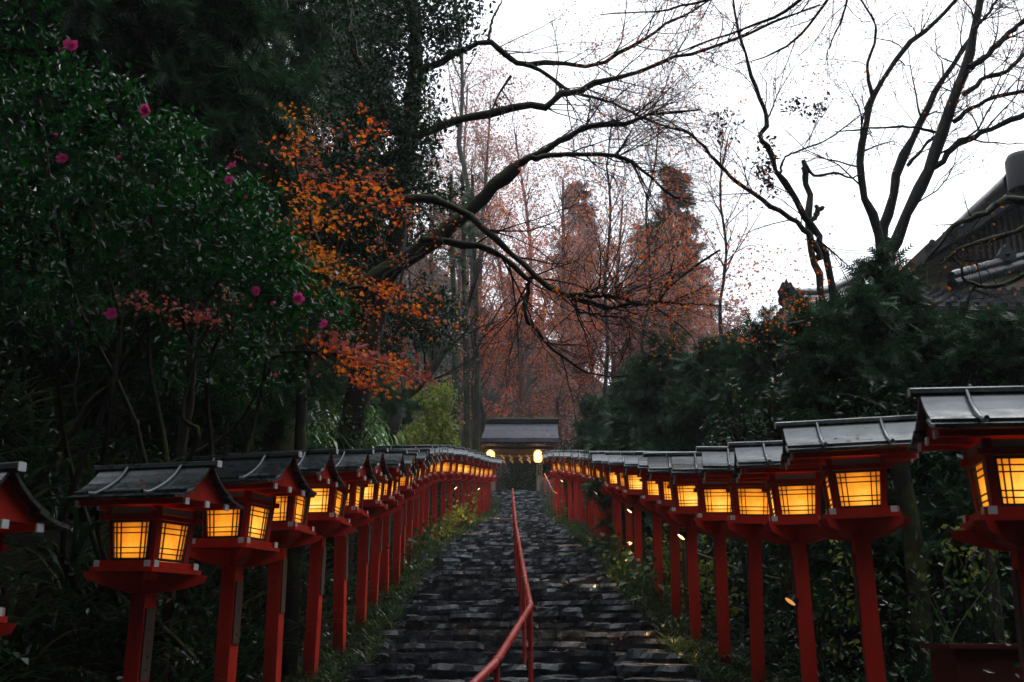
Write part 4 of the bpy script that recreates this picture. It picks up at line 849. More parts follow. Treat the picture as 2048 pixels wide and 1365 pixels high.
plain_trunk('grey_trunk_tree', 'slender grey trunk rising straight behind the mossy limbs', [(950, 900), (945, 480), (932, 349), (918, 287), (924, 205), (924, 123), (912, 20), (905, -60)], 46, .14, .06, M['barkg'], 16, 5, M['maple_r'], .06, .3)
plain_trunk('leaning_grey_tree', 'pale leaning trunk above the left lantern roofs by the yellow green bush', [(775, 880), (785, 854), (803, 801), (849, 755), (889, 706), (908, 672), (940, 600), (960, 520)], 23, .15, .05, M['barkg'], 10, 1.6, M['maple_r'], .06, .25)
plain_trunk('crooked_brown_tree', 'crooked brown branch forking above the far left lanterns', [(880, 880), (905, 820), (930, 760), (955, 690), (985, 640), (1010, 600)], 33, .10, .03, M['barkg'], 14, 1.8, M['maple_r'], .06, .35)
plain_trunk('bank_sapling', 'thin bare sapling trunk on the dark left bank behind the mossy roofed lantern', [(352, 990), (362, 900), (376, 807), (387, 755), (385, 690), (400, 620), (450, 540), (480, 470)], 8.6, .045, .02, M['barkg'], 8, 1.0)
plain_trunk('dark_leaning_sapling', 'very dark sapling leaning left on the lower left bank', [(60, 1000), (100, 930), (150, 850), (200, 790), (235, 750), (260, 650), (300, 560)], 8.4, .04, .02, M['bark'], 8, 1.)
for k, (x0, x1, Y, w_) in enumerate(((915, 912, 36, 'leftmost'), (935, 934, 38, 'middle'), (952, 955, 40, 'rightmost'))):
    b = W(x0, 900, Y); t = thing('cedar_trunk_tree', 'straight grey cedar trunk left of the gate, %s of three' % w_, 'tree', (b[0], Y, H(b[0], Y)), 0, 'cedar trunks left of the gate')
    P, R_ = LM([(x0, 930), (x1, 800), (x1 - 2, 650), (x1 - 6, 500), (x1 - 10, 350)], Y, .14, .07, 16); build_limbs([(P, R_)], M['bark'], t)
    L1 = spawn(P[None], R_[None], 26, t0=.7, ang=1.3, ln=2., npts=6, up=.1, grav=-.06, rr=.3, rmax=.03); a = Acc(); tubes(a, *L1, 4); part(a, 'branches', M['twig'], t)
    a = Acc(); leaves_on(a, SPRAY, L1[0][rng.random(26) < .6], 12, .3, .1, -.5); part(a, 'crown', M['needle'], t)
plain_trunk('thin_bare_tree', 'thin bare grey tree standing behind the maple limbs in the middle distance', [(1200, 900), (1215, 700), (1210, 560), (1222, 430), (1215, 330), (1225, 240)], 44, .085, .03, M['barkr'], 40, 4.5, M['dusky'], .12, .6)
plain_trunk('thin_bare_tree', 'thin bare grey tree right of the centre against the hazy cedar', [(1290, 900), (1285, 700), (1300, 560), (1292, 420), (1310, 330), (1318, 250)], 48, .085, .03, M['barkr'], 40, 4.5, M['dusky'], .12, .6)
plain_trunk('thin_bare_tree', 'thin bare tree whose twigs cross the sky left of the slim leaning tree', [(1450, 820), (1440, 640), (1452, 500), (1440, 380), (1455, 280)], 34, .07, .025, M['barkr'], 30, 3.4, M['maple_o'], .08, .4)
plain_trunk('gate_side_tree', 'dark leaning trunk touching the gate roof at its left end', [(948, 960), (950, 900), (958, 870), (966, 840), (960, 790), (955, 730)], 41.5, .16, .07, M['bark'], 10, 2.5)
# --- conifers
def conifer(name, label, base, h, r, mt, nb=60, per=26, sz=.35, lean=(0, 0), trunk_r=.16, t0=.12, group=None, spr=SPRAY, grav=-.10, barkm=None, ex=.75):
    t = thing(name, label, 'tree', base, 0, group); b = np.array(base, float); P = resample([b - (0, 0, .3), b + (lean[0] * .5, lean[1] * .5, h * .5), b + (lean[0], lean[1], h)], 14); R_ = np.linspace(trunk_r, trunk_r * .15, 14)
    a = Acc(); tubes(a, P[None], R_[None], 8); part(a, 'trunk', barkm or M['barkg'], t, True)
    s = rng.uniform(t0, .99, nb); i = s * 13; i0 = np.minimum(i.astype(int), 12); f = (i - i0)[:, None]; pos = P[i0] * (1 - f) + P[i0 + 1] * f
    an = rng.uniform(0, 6.283, nb); d = np.stack([np.cos(an), np.sin(an), np.full(nb, .25)], 1); L = (r * (1 - (s - t0) / (1 - t0)) ** ex * rng.uniform(.6, 1.15, nb) + .15)[:, None]
    pts = [pos]; 
    for j in range(5): d[:, 2] += grav; d = unit(d + rng.normal(size=d.shape) * .06); pts.append(pts[-1] + d * L / 5)
    B = np.stack(pts, 1); RB = .018 * np.ones((nb, 1)) * np.linspace(1, .2, 6)[None]; a = Acc(); tubes(a, B, RB, 4)
    B2, R2 = spawn(B, RB, 5, t0=.2, ang=.9, ln=r * .34, npts=4, up=0, grav=-.1, rr=.6, flat=.7); tubes(a, B2, R2, 3); part(a, 'branches', M['twig'], t)
    a = Acc(); 
    for Q, n_ in ((B, per), (B2, max(2, per // 5))):
        M_, N_, _ = Q.shape; tt = rng.uniform(.12, 1, (M_, n_)) * (N_ - 1); ii = np.minimum(tt.astype(int), N_ - 2); ff = (tt - ii)[..., None]; rr_ = np.arange(M_)[:, None]
        pos = (Q[rr_, ii] * (1 - ff) + Q[rr_, ii + 1] * ff).reshape(-1, 3); dirs = unit((Q[rr_, ii + 1] - Q[rr_, ii])).reshape(-1, 3); n2 = len(pos)
        dirs = unit(dirs * .8 + rnd_dirs(n2, -.3) * .7); place(a, spr, pos, dirs, rnd_dirs(n2, 1.2), sz * rng.uniform(.6, 1.2, n2))
    part(a, 'crown', mt, t); return t
def on(px, Y, x=None):
    x = W(px, 900, Y)[0] if x is None else x; return (x, Y, float(H(x, Y)))
def hpx(px, pyt, Y): return float(W(px, pyt, Y)[2] - H(W(px, pyt, Y)[0], Y))
CG = 'dark conifers behind the right lantern row'
for px, pyt, Y, r, lab in ((1275, 740, 27, 1.3, 'bright green tipped young conifer nearest the gate on the right'), (1330, 690, 23, 1.9, 'dark conifer above the middle of the right lantern row'), (1450, 680, 21, 2.0, 'grey green conifer left of the slim leaning tree'),
        (1560, 655, 17.5, 1.9, 'bushy conifer covering the left corner of the tiled roof'), (1655, 600, 14.5, 1.1, 'conifer under the snapped lichen trunk'), (1800, 510, 13.5, 1.15, 'tall pointed conifer in front of the bare maple trunk'),
        (1720, 600, 12.5, 1.4, 'low conifer above the wide roofed right lantern'), (1900, 640, 13, 1.5, 'spreading conifer below the cream gable wall'), (2010, 650, 12, 1.5, 'dark conifer above the largest right lantern'), (1195, 800, 33, 1.0, 'small dark conifer right beside the gate roof')):
    conifer('conifer', lab, on(px, Y), hpx(px, pyt, Y), r, M['needle_b'] if 'bright' in lab else M['needle'], int(62 * r), 40, .20 if Y < 20 else .27, trunk_r=.09, t0=.04, group=CG, spr=T_spray(6, .1, .06, .45), grav=-.03)
UL = 'tall dark conifers over the left bank'
for px, Y, h, r, lab in ((60, 15, 13, 3.2, 'huge dark conifer filling the upper left corner'), (330, 17, 14, 3.3, 'dark drooping conifer behind the pink camellia'), (510, 20, 15, 2.8, 'grey green drooping conifer left of the evergreen oak'), (655, 25, 15, 2.4, 'dark conifer rising behind the evergreen oak crown'), (200, 11.5, 9, 2.4, 'near conifer with bare lower sticks over the camellia')):
    conifer('tall_conifer', lab, on(px, Y), h, r, M['needle'], 130, 90, .30, trunk_r=.25, t0=.05, group=UL, grav=-.13, spr=T_spray(7, .25, .05, .4))
for x, Y, h, r, lab in ((-6.2, 4.2, 15, 5.2, 'unseen tall conifer on the bank beside the first left lanterns, added to darken the left row'), (-5.2, -2.5, 15, 5.2, 'unseen tall conifer on the bank behind the viewer at left, added to darken the left row'), (-8.5, 9.5, 16, 5.6, 'unseen tall conifer high on the bank past the left frame edge, added to darken the left row')):
    conifer('tall_conifer', lab, (x, Y, float(H(x, Y))), h, r, M['needle'], 150, 60, .5, trunk_r=.2, t0=.45, group=UL, grav=-.03, ex=.5)  # out-of-frame crowns added to darken the left lanterns and their roof reflections
# camellia with pink flowers
cam_t = thing('camellia_bush', 'large glossy camellia with scattered pink flowers at upper left', 'bush', on(330, 8.6)); cb_ = cam_t.location
a = Acc(); cr = []
for px, py, Y, rx, rz, k in ((80, 200, 8.2, .55, .45, 60), (230, 250, 8.2, .6, .4, 75), (60, 380, 8, .55, .5, 60), (330, 320, 8.3, .45, .35, 65), (180, 430, 8, .6, .45, 70), (430, 400, 8.3, .38, .3, 60), (330, 470, 8.1, .5, .35, 70), (500, 440, 8.4, .3, .28, 48), (520, 520, 8.4, .4, .2, 56), (610, 600, 8.6, .32, .16, 40), (440, 560, 8.3, .45, .25, 50), (670, 625, 8.7, .16, .06, 10), (540, 640, 8.5, .35, .13, 26), (90, 560, 7.9, .6, .5, 46), (250, 600, 8.1, .5, .3, 40), (430, 720, 8.3, .5, .22, 30), (540, 740, 8.6, .3, .1, 14), (40, 90, 8.3, .5, .4, 40)):
    cr.append((W(px, py, Y), (rx, .5, rz), k))
clumps(a, BROAD, [(c, r, int(k * .62)) for c, r, k in cr], .072, 22, .062, up=.9, droop=-.35); part(a, 'crown', M['green_c'], cam_t)
a = Acc()
for c, r, k in cr[::2]: tubes(a, resample([np.array(cb_) + (rng.normal() * .3, 0, 0), np.array(cb_) * .6 + c * .4 + rng.normal(size=3) * .25, np.array(cb_) * .3 + c * .7 + rng.normal(size=3) * .2, c], 14)[None], np.linspace(.03, .008, 14)[None], 6)
part(a, 'stem', M['bark'], cam_t, True)
FL = [(140, 93, .055), (120, 100, .02), (295, 222, .052), (124, 320, .045), (115, 272, .03), (465, 335, .042), (458, 362, .036), (493, 394, .024), (408, 292, .018), (597, 597, .045), (545, 608, .028), (512, 583, .036), (224, 630, .048), (650, 650, .04), (681, 628, .028), (552, 750, .03), (428, 577, .022), (425, 421, .018), (240, 318, .026), (542, 420, .02)]
for px, py, r in FL:
    a = Acc(); c = W(px, py, 7.55 if px < 300 else 7.9); fd = unit(np.array((rng.normal() * .5, -1, rng.normal() * .4 - .1))); q = Vector(fd).to_track_quat('Z', 'Y'); op = .9 if r > .03 else .3
    for ring_, (cnt, tilt, s_) in enumerate(((6, op, 1.), (5, op * .6, .8), (4, .25, .5))):
        for k in range(cnt):
            an = k * 6.283 / cnt + ring_ * .5 + rng.normal() * .1; V = []
            for u in np.linspace(0, 1, 4):
                for v in (-1, 0, 1):
                    L = u * r * 1.2 * s_; wdt = v * r * .55 * s_ * math.sin(min(1, u * 1.15 + .12) * 2.6); rad = L * math.sin(tilt) * (1 + .1 * rng.normal()); zz_ = L * math.cos(tilt) * .9 - .25 * abs(v) * r * u + .02 * r * rng.normal()
                    V.append(tuple(Vector(c) + q @ Vector((rad * math.cos(an) - wdt * math.sin(an), rad * math.sin(an) + wdt * math.cos(an), zz_))))
            a.add(V, [(3 * i + j, 3 * i + j + 1, 3 * i + j + 4, 3 * i + j + 3) for i in range(3) for j in range(2)])
    part(a, 'flower', M['petal'], cam_t, True)
# maple sprays hanging in front of the dark wood
mp = thing('orange_maple', 'orange leaved maple with layered sprays in front of the dark wood at left centre', 'tree', on(600, 10.5)); mb = np.array(mp.location)
limbs = [LM([(600, 900), (605, 780), (620, 700), (640, 620), (660, 540), (700, 430), (740, 330)], 10.5, .06, .02, 20), LM([(655, 560), (640, 500), (620, 430), (600, 360), (590, 280)], 10.3, .03, .01, 20), LM([(650, 590), (700, 575), (770, 580), (840, 620), (870, 650)], 10.2, .02, .006, 20), LM([(640, 610), (600, 560), (560, 540), (520, 560)], 10.2, .018, .006, 20), LM([(690, 450), (740, 420), (800, 430), (850, 460)], 10.2, .016, .006, 20), LM([(615, 705), (600, 690), (560, 700)], 10.4, .012, .005, 20), LM([(540, 715), (600, 706), (680, 712), (760, 730), (830, 760)], 9.6, .02, .005, 20)]
build_limbs(limbs, M['bark'], mp)
lv = twiggy(limbs[1:], [dict(k=7, t0=.2, ang=.8, ln=.7, npts=6, up=.05, wob=.15, rr=.5, rmax=.008), dict(k=4, ang=.7, ln=.35, npts=4, rr=.6, rmax=.004, tip=.5)]); a = Acc(); [tubes(a, P, R_, 4) for P, R_ in lv]; part(a, 'twigs', M['twig'], mp, True)
def sheets(a, lst, size, per=26, m=0, cr=(.10, .09, .025)):
    """flat leaf layers: (px, py, Y, rx, rz, sprays), tilted down towards the stairs"""
    for px, py, Y, rx, rz, k in lst:
        c = W(px, py, Y); cc = c + rng.uniform(-1, 1, (k, 3)) * (rx, .35, rz); pos = np.repeat(cc, per, 0) + rng.normal(size=(k * per, 3)) * np.array(cr); pos[:, 2] -= (pos[:, 0] - np.repeat(cc, per, 0)[:, 0]) * .35; n = len(pos)
        place(a, MAPLE, pos, unit(rnd_dirs(n, -.45) + np.array((.5, -.3, 0))), rnd_dirs(n, 1.0) + np.array((.1, -.6, .2)), size * rng.uniform(.6, 1.2, n), m)
a = Acc(); sheets(a, [(640, 370, 9.6, .22, .18, 6), (610, 300, 9.8, .18, .14, 3), (720, 370, 9.6, .25, .06, 6), (770, 410, 9.6, .22, .06, 5), (700, 260, 9.7, .28, .05, 3), (840, 600, 9.8, .15, .12, 4), (760, 590, 9.7, .2, .05, 6), (860, 620, 9.8, .05, .05, 1), (730, 420, 9.6, .3, .04, 4), (760, 240, 9.8, .15, .06, 2)], .082, 15); part(a, 'orange_leaves', M['maple_o'], mp)
a = Acc(); sheets(a, [(640, 440, 9.8, .26, .14, 8), (620, 500, 9.8, .26, .10, 8), (650, 550, 9.8, .18, .08, 6), (600, 265, 10.5, .2, .1, 4), (590, 410, 9.9, .15, .18, 6), (660, 590, 9.8, .1, .05, 3)], .078, 16); part(a, 'amber_leaves', M['maple_y'], mp)
a = Acc(); sheets(a, [(640, 330, 9.5, .15, .08, 5), (745, 365, 9.5, .2, .03, 4), (330, 615, 7.4, .28, .04, 7), (430, 620, 7.4, .16, .05, 4), (510, 350, 10, .12, .04, 1)], .062, 15); part(a, 'pink_leaves', M['maple_p'], mp)
low = thing('low_maple_branch', 'drooping spray of red and orange maple leaves just above the left lantern roofs', 'branch', W(640, 720, 8.6)); a = Acc(); tw = [LM([(560, 705), (640, 705), (720, 715), (790, 735), (840, 770)], 8.6, .012, .003, 12), LM([(640, 705), (690, 735), (740, 770), (780, 790)], 8.6, .007, .002, 12)]
for P, R_ in tw: tubes(a, P[None], R_[None], 5)
L1 = spawn(np.stack([p for p, _ in tw]), np.stack([r for _, r in tw]), 16, ang=.7, ln=.35, npts=5, rr=.5, grav=-.04); tubes(a, *L1, 4); part(a, 'twigs', M['twig'], low)
a = Acc(); sheets(a, [(690, 698, 8.5, .17, .03, 6), (760, 715, 8.5, .2, .03, 6), (810, 745, 8.5, .12, .05, 5), (825, 712, 8.5, .08, .02, 2)], .074, 14); part(a, 'pink_leaves', M['maple_p'], low)
a = Acc(); sheets(a, [(700, 725, 8.6, .18, .05, 8), (770, 745, 8.6, .16, .06, 8), (760, 775, 8.6, .07, .03, 3), (670, 700, 8.6, .1, .03, 3)], .074, 14); part(a, 'orange_leaves', M['maple_o'], low)

# ------------------------------------------------------------------ bank plants
TUFT, SASA, FERN = T_tuft(), T_sasa(), T_fern(); TUFTS = T_tuft(10, .22, .2, .006)
def scatter(n, xf, y0, y1, pw=1.):
    Y = y0 + (y1 - y0) * rng.random(n) ** pw; x = xf(Y, rng.random(n)); return np.stack([x, Y, H(x, Y) - .15], 1)
a = Acc(); pos = scatter(1500, lambda Y, u: xl(Y) - .45 - 5.5 * u ** 1.6, 4.5, 42, 1.3); place(a, TUFT, pos, sc=rng.uniform(.6, 1.5, len(pos)))
tag(a.build('bank_grass', M['grass']), 'long arching grass covering the left bank', 'grass', None, 'stuff')
a = Acc(); pos = scatter(420, lambda Y, u: xl(Y) - .6 - 6 * u ** 1.4, 4, 34); place(a, FERN, pos, sc=rng.uniform(.6, 1.3, len(pos)))
tag(a.build('bank_ferns', M['grass']), 'ferns among the grass on the left bank', 'ferns', None, 'stuff')
a = Acc(); k = 2600; Y = 4 + 36 * rng.random(k) ** 1.3; x = xl(Y) - .3 - 8 * rng.random(k) ** 1.6; c = np.stack([x, Y, H(x, Y) + rng.uniform(-.1, .4, k)], 1); pos = np.repeat(c, 20, 0) + rng.normal(size=(k * 20, 3)) * .16; n = len(pos)
place(a, BROAD, pos, rnd_dirs(n, -.1), rnd_dirs(n, .9), .06 * rng.uniform(.6, 1.4, n)); tag(a.build('bank_undergrowth', M['green_d']), 'low dark leafy undergrowth on the left bank', 'undergrowth', None, 'stuff')
sg = thing('bamboo_grass', 'clump of bright bamboo grass leaning over the left lantern roofs', 'plant', on(600, 19)); a = Acc()
k = 260; Y = rng.uniform(14, 25, k); x = xl(Y) - 1.3 - 1.7 * rng.random(k); pos = np.stack([x, Y, H(x, Y) - .1], 1); place(a, SASA, pos, np.stack([rng.normal(0, .3, k), rng.normal(0, .3, k), np.zeros(k)], 1) + (0, 1, 0), np.tile((0, 0, 1.), (k, 1)) + rng.normal(size=(k, 3)) * .2 + (.3, -.2, 0), rng.uniform(1.1, 1.8, k)); part(a, 'leaves', M['sasa'], sg)
yb = thing('yellow_green_bush', 'feathery yellow green bush beside the pale leaning trunk', 'bush', on(868, 29)); a = Acc(); bl = [(W(875, 835, 29), (.42, .6, .5), 44), (W(845, 870, 28.6), (.5, .6, .3), 36), (W(800, 882, 28), (.6, .6, .25), 26), (W(888, 795, 29), (.30, .5, .28), 20), (W(858, 780, 29.3), (.55, .3, .2), 14), (W(900, 870, 29), (.2, .4, .5), 16), (W(840, 815, 29), (.25, .3, .2), 9)]; clumps(a, QUAD, bl, .12, 22, .12, up=.6, droop=-.9, shell=.2); part(a, 'crown', M['green_y'], yb)
a = Acc()
for c, r, k in bl: tubes(a, resample([np.array(yb.location), (np.array(yb.location) + c) / 2 + (.05, 0, .1), c], 8)[None], np.linspace(.02, .005, 8)[None], 5)
part(a, 'stem', M['bark'], yb)
for i, (px, py, Y, rx, rz, k, mm, lab) in enumerate(((890, 740, 32, .8, 1.0, 130, 'green_d', 'dark bush behind the yellow green bush'), (690, 850, 15.5, .5, .35, 50, 'green_m', 'mid green bush just above the left lantern roofs'), (650, 770, 19, .6, .5, 50, 'green_m', 'soft green bush behind the bamboo grass'), (880, 900, 31, .6, .4, 60, 'green_y', 'pale bush right behind the middle left lanterns'))):
    b = W(px, py, Y); t = thing('shrub', lab, 'bush', (b[0], Y, float(H(b[0], Y))), 0, 'bushes above the left lantern row'); a = Acc(); bl = [(b, (rx, .5, rz), k), (b - (0, 0, rz), (rx * .8, .4, rz * .7), k // 2)]; clumps(a, BROAD, bl, .07, 18, .09); part(a, 'crown', M[mm], t); a = Acc()
    for s in range(5): tubes(a, resample([np.array(t.location) - (0, 0, .1), (np.array(t.location) + b) / 2 + rng.normal(size=3) * .08, b + rng.normal(size=3) * .2], 8)[None], np.linspace(.02, .005, 8)[None], 5)
    part(a, 'stem', M['bark'], t)
# margins of the stairs
a = Acc()
for s_ in (-1, 1):
    k = 1100; Y = 5 + 37 * rng.random(k) ** 1.1; e = xl(Y) if s_ < 0 else xr(Y); x = e + s_ * (rng.random(k) * .55 - .38); base_ = G(Y); z_ = np.where(s_ * (x - e) < .1, base_, H(x, Y)); place(a, TUFTS, np.stack([x, Y, z_ - .05], 1), sc=rng.uniform(.5, 1.5, k))
tag(a.build('edge_grass', M['green_m']), 'short grass and moss along both edges of the stairs', 'grass', None, 'stuff')
a = Acc(); 
for s_ in (-1, 1):
    k = 900; Y = 5 + 36 * rng.random(k) ** 1.15; e = xl(Y) if s_ < 0 else xr(Y); x = e - s_ * .12 + rng.normal(size=k) * .16; c = np.stack([x, Y, G(Y) + rng.uniform(-.08, .1, k)], 1); pos = np.repeat(c, 22, 0) + rng.normal(size=(k * 22, 3)) * (.07, .09, .05); n = len(pos); place(a, QUAD, pos, rnd_dirs(n), rnd_dirs(n, 1), .028 * rng.uniform(.6, 1.4, n))
tag(a.build('edge_moss', M['moss']), 'mossy mounds hugging the edges of the stairs', 'moss', None, 'stuff')
# vines and leafy plants round the posts
HEART = T_broad(.42)
for lab, xf, y0, y1, k, mm, hgt, sz in (('yellow green vine climbing the far left lantern posts', lambda Y, u: xl(Y) + .12 + .15 * u, 24, 32, 46, 'green_y', .8, .10), ('pale leafy plants growing between the middle left posts', lambda Y, u: xl(Y) + .1 * u, 18, 24, 40, 'green_m', .6, .11), ('broad leafed plants at the feet of the right posts', lambda Y, u: xr(Y) - .1 - .25 * u, 14.5, 20, 60, 'green_m', .45, .13), ('yellowish broad leaves behind the middle right posts', lambda Y, u: xr(Y) + .25 + .5 * u, 13, 20, 60, 'green_y', .8, .10), ('green strap leafed plants beside the upper right steps', lambda Y, u: xr(Y) - .25 + .2 * u, 21.5, 26, 26, None, .3, .1)):
    t = thing('leafy_plant', lab, 'plant', (float(xf((y0 + y1) / 2, .5)), (y0 + y1) / 2, float(G((y0 + y1) / 2))), 0, 'plants along the lantern posts'); Y = rng.uniform(y0, y1, k); x = xf(Y, rng.random(k))
    if mm is None: a = Acc(); place(a, TUFT, np.stack([x, Y, G(Y) - .03], 1), sc=rng.uniform(.5, .9, k)); part(a, 'leaves', M['green_m'], t); continue
    c = np.stack([x, Y, G(Y) + rng.random(k) * hgt], 1); pos = np.repeat(c, 9, 0) + rng.normal(size=(k * 9, 3)) * (.1, .14, .12); n = len(pos); a = Acc(); place(a, HEART, pos, rnd_dirs(n, -.5), rnd_dirs(n, .4) + np.array((0, -.5, 0)), sz * rng.uniform(.5, 1.2, n)); part(a, 'leaves', M[mm], t)
    a = Acc(); sp_ = np.stack([c * (1, 1, 0) + np.stack([0 * Y, 0 * Y, G(Y) - .1], 1), c + rng.normal(size=c.shape) * .03], 1); tubes(a, sp_, np.full((k, 2), .004), 4); part(a, 'stem', M['moss'], t)
# undergrowth to the right of the right row
a = Acc(); k = 2300; Y = 4.5 + 34 * rng.random(k) ** 1.2; x = xr(Y) + .35 + 6 * rng.random(k) ** 1.3; c = np.stack([x, Y, H(x, Y) + rng.random(k) ** 1.5 * 1.1], 1); pos = np.repeat(c, 20, 0) + rng.normal(size=(k * 20, 3)) * .17; n = len(pos)
place(a, BROAD, pos, rnd_dirs(n, -.2), rnd_dirs(n, .9), .07 * rng.uniform(.6, 1.3, n)); tag(a.build('right_undergrowth', M['green_d']), 'dark undergrowth behind the right lantern posts', 'undergrowth', None, 'stuff')
a = Acc(); pos = scatter(500, lambda Y, u: xr(Y) + .3 + 4 * u, 4.5, 36); place(a, FERN, pos, sc=rng.uniform(.6, 1.3, len(pos))); tag(a.build('right_ferns', M['grass']), 'ferns behind the right lantern posts', 'ferns', None, 'stuff')
for lab, px, py, Y, rx, rz, k, mm in (('yellow green leafed shrub between the wide roofed lantern and the frame edge one', 1880, 1150, 8.4, .4, .35, 18, 'green_m'), ('pale leafed shrub low at the right frame edge', 1960, 1200, 7.5, .35, .4, 16, 'green_m'), ('spindly yellowing shrub behind the third right post', 1660, 1180, 9.8, .35, .6, 14, 'green_y'), ('small bright leafed shrub at the right edge under the largest lantern', 1985, 1090, 9, .35, .2, 14, 'green_y')):
    b = W(px, py, Y); t = thing('leafy_shrub', lab, 'bush', (b[0], Y, float(H(b[0], Y))), 0, 'shrubs behind the right lantern posts'); a = Acc(); clumps(a, BROAD, [(b, (rx, .35, rz), k)], .07, 8, .09, droop=-.6); part(a, 'leaves', M[mm], t); a = Acc()
    for s in range(5): tubes(a, resample([np.array(t.location) - (0, 0, .2), (np.array(t.location) + b) / 2 + rng.normal(size=3) * .1, b + rng.normal(size=3) * .25], 8)[None], np.linspace(.012, .004, 8)[None], 5)
    part(a, 'stem', M['bark'], t)
for px, Y, r, lab in ((1555, 12.5, .10, 'dark straight trunk between the third and fourth right posts'), (1640, 14, .07, 'thin trunk right of the third right post'), (1480, 13.5, .09, 'dark trunk behind the fourth right post'), (1800, 10.5, .11, 'broad dark trunk right of the wide roofed lantern'), (1850, 13, .08, 'dark trunk left of the pale post'), (1945, 9.5, .06, 'mossy green pole near the largest right lantern')):
    b = on(px, Y); t = thing('understory_tree', lab, 'tree', b, 0, 'trunks behind the right lantern posts'); P = resample([np.array(b) - (0, 0, .4), np.array(b) + (.05, 0, 1.6), np.array(b) + (-.05, .1, 3.1)], 12); R_ = np.linspace(r, r * .7, 12); a = Acc(); tubes(a, P[None], R_[None], 9); part(a, 'trunk', M['barkg'] if 'mossy' in lab else M['bark'], t, True)
    L1 = spawn(P[None], R_[None], 8, t0=.6, ang=1, ln=1., npts=5, rr=.3); a = Acc(); tubes(a, *L1, 4); part(a, 'branches', M['twig'], t); a = Acc(); leaves_on(a, BROAD, L1[0], 60, .08, .12); part(a, 'crown', M['green_d'], t)
fn = thing('bamboo_fence', 'low bamboo fence in the shade behind the middle right posts', 'fence', on(1400, 14.2))
for k in range(9):
    x = 1.0 + 1.2 + k * .42; Y = 14.6 - k * .12; z_ = float(H(x, Y)); a = Acc(); tubes(a, np.array([(x, Y, z_ - .3), (x, Y, z_ + 1.05 + .1 * (k % 2))])[None], np.full((1, 2), .022), 8); part(a, 'stake', M['bamboo'], fn, True)
for h_ in (.35, .85): a = Acc(); P = np.array([(2.1 + k * .42, 14.62 - k * .12, float(H(2.2 + k * .42, 14.6)) + h_) for k in range(9)]); tubes(a, P[None], np.full((1, 9), .017), 8); part(a, 'rail', M['bamboo'], fn, True)
b = W(1985, 1330, 6.8); a = Acc(); box(a, b[0] - .25, b[0] + .3, 6.7, 7.1, float(H(b[0], 6.8)) - .4, W(1985, 1298, 6.8)[2]); box(a, b[0] - .29, b[0] + .34, 6.66, 7.14, W(1985, 1298, 6.8)[2], W(1985, 1288, 6.8)[2]); rb = thing('red_box', 'dark red box with a lid low behind the largest right lantern', 'box', (b[0], 6.9, float(H(b[0], 6.9)))); part(a, 'body', mat('old_dark_red_paint', (.10, .012, .008), .6)[0], rb)

# ------------------------------------------------------------------ fallen leaves
a = Acc(); k = 420; Y = 7 + 35 * rng.random(k); x = xl(Y) + .2 + (xr(Y) - xl(Y) - .4) * rng.random(k); sx = np.array([s[0] for s in steps]); sz_ = np.array([s[1] for s in steps]); z_ = sz_[np.clip(np.searchsorted(sx, Y) - 1, 0, len(sz_) - 1)] + .03
place(a, MAPLE, np.stack([x, Y, z_], 1), rnd_dirs(k, 0, .1), rnd_dirs(k, 4), .055 * rng.uniform(.6, 1.2, k)); tag(a.build('fallen_leaves', M['deadleaf']), 'orange fallen leaves scattered on the wet steps', 'leaves', None, 'stuff')
a = Acc()
for side in 'lr':
    for o in LANT[side][1:9]:
        for j in range(4): 
            u, v = rng.uniform(-.4, .4), rng.uniform(.06, .2); c = Matrix.Rotation(o.rotation_euler.z, 4, 'Z') @ Vector((u, v * (-1 if side == 'l' else 1), float(np.interp(v, [.06, .12, .18, .235], [2.12, 2.067, 2.027, 2.0])) + .008)) + Vector(o.location)
            place(a, MAPLE, np.array([c]), rnd_dirs(1, 0, .1), np.array([(rng.normal() * .1, -.6, .8)]), .05)
tag(a.build('leaves_on_roofs', M['maple_p']), 'fallen maple leaves lying on the near lantern roofs', 'leaves', None, 'stuff')

# ------------------------------------------------------------------ far wood on the mountain
def far_tree(a_t, a_l, base, h, r, nl=260, leaf=.22, tpl=QUAD, n1=14, tw=4):
    b = np.array(base, float); P = resample([b - (0, 0, 1), b + (rng.normal() * .3, 0, h * .5), b + (rng.normal() * .6, 0, h)], 8); R_ = np.linspace(.2, .05, 8); tubes(a_t, P[None], R_[None], 5)
    L1 = spawn(P[None], R_[None], n1, t0=.3, ang=.75, ln=r, npts=5, up=.35, rr=.4, rmax=.06); L2 = spawn(*L1, 6, ang=.7, ln=r * .5, npts=4, rr=.5, rmax=.03); L3 = spawn(*L2, tw, t0=.3, ang=.6, ln=r * .3, npts=3, rr=.5, rmax=.016, tip=.5)
    tubes(a_t, *L1, 3); tubes(a_t, *L2, 3); tubes(a_t, *L3, 3)
    if nl: leaves_on(a_l, tpl, L3[0], max(1, nl // len(L3[0]) + 1), leaf, .12, -.2)
FT = 'autumn trees rising behind the gate'
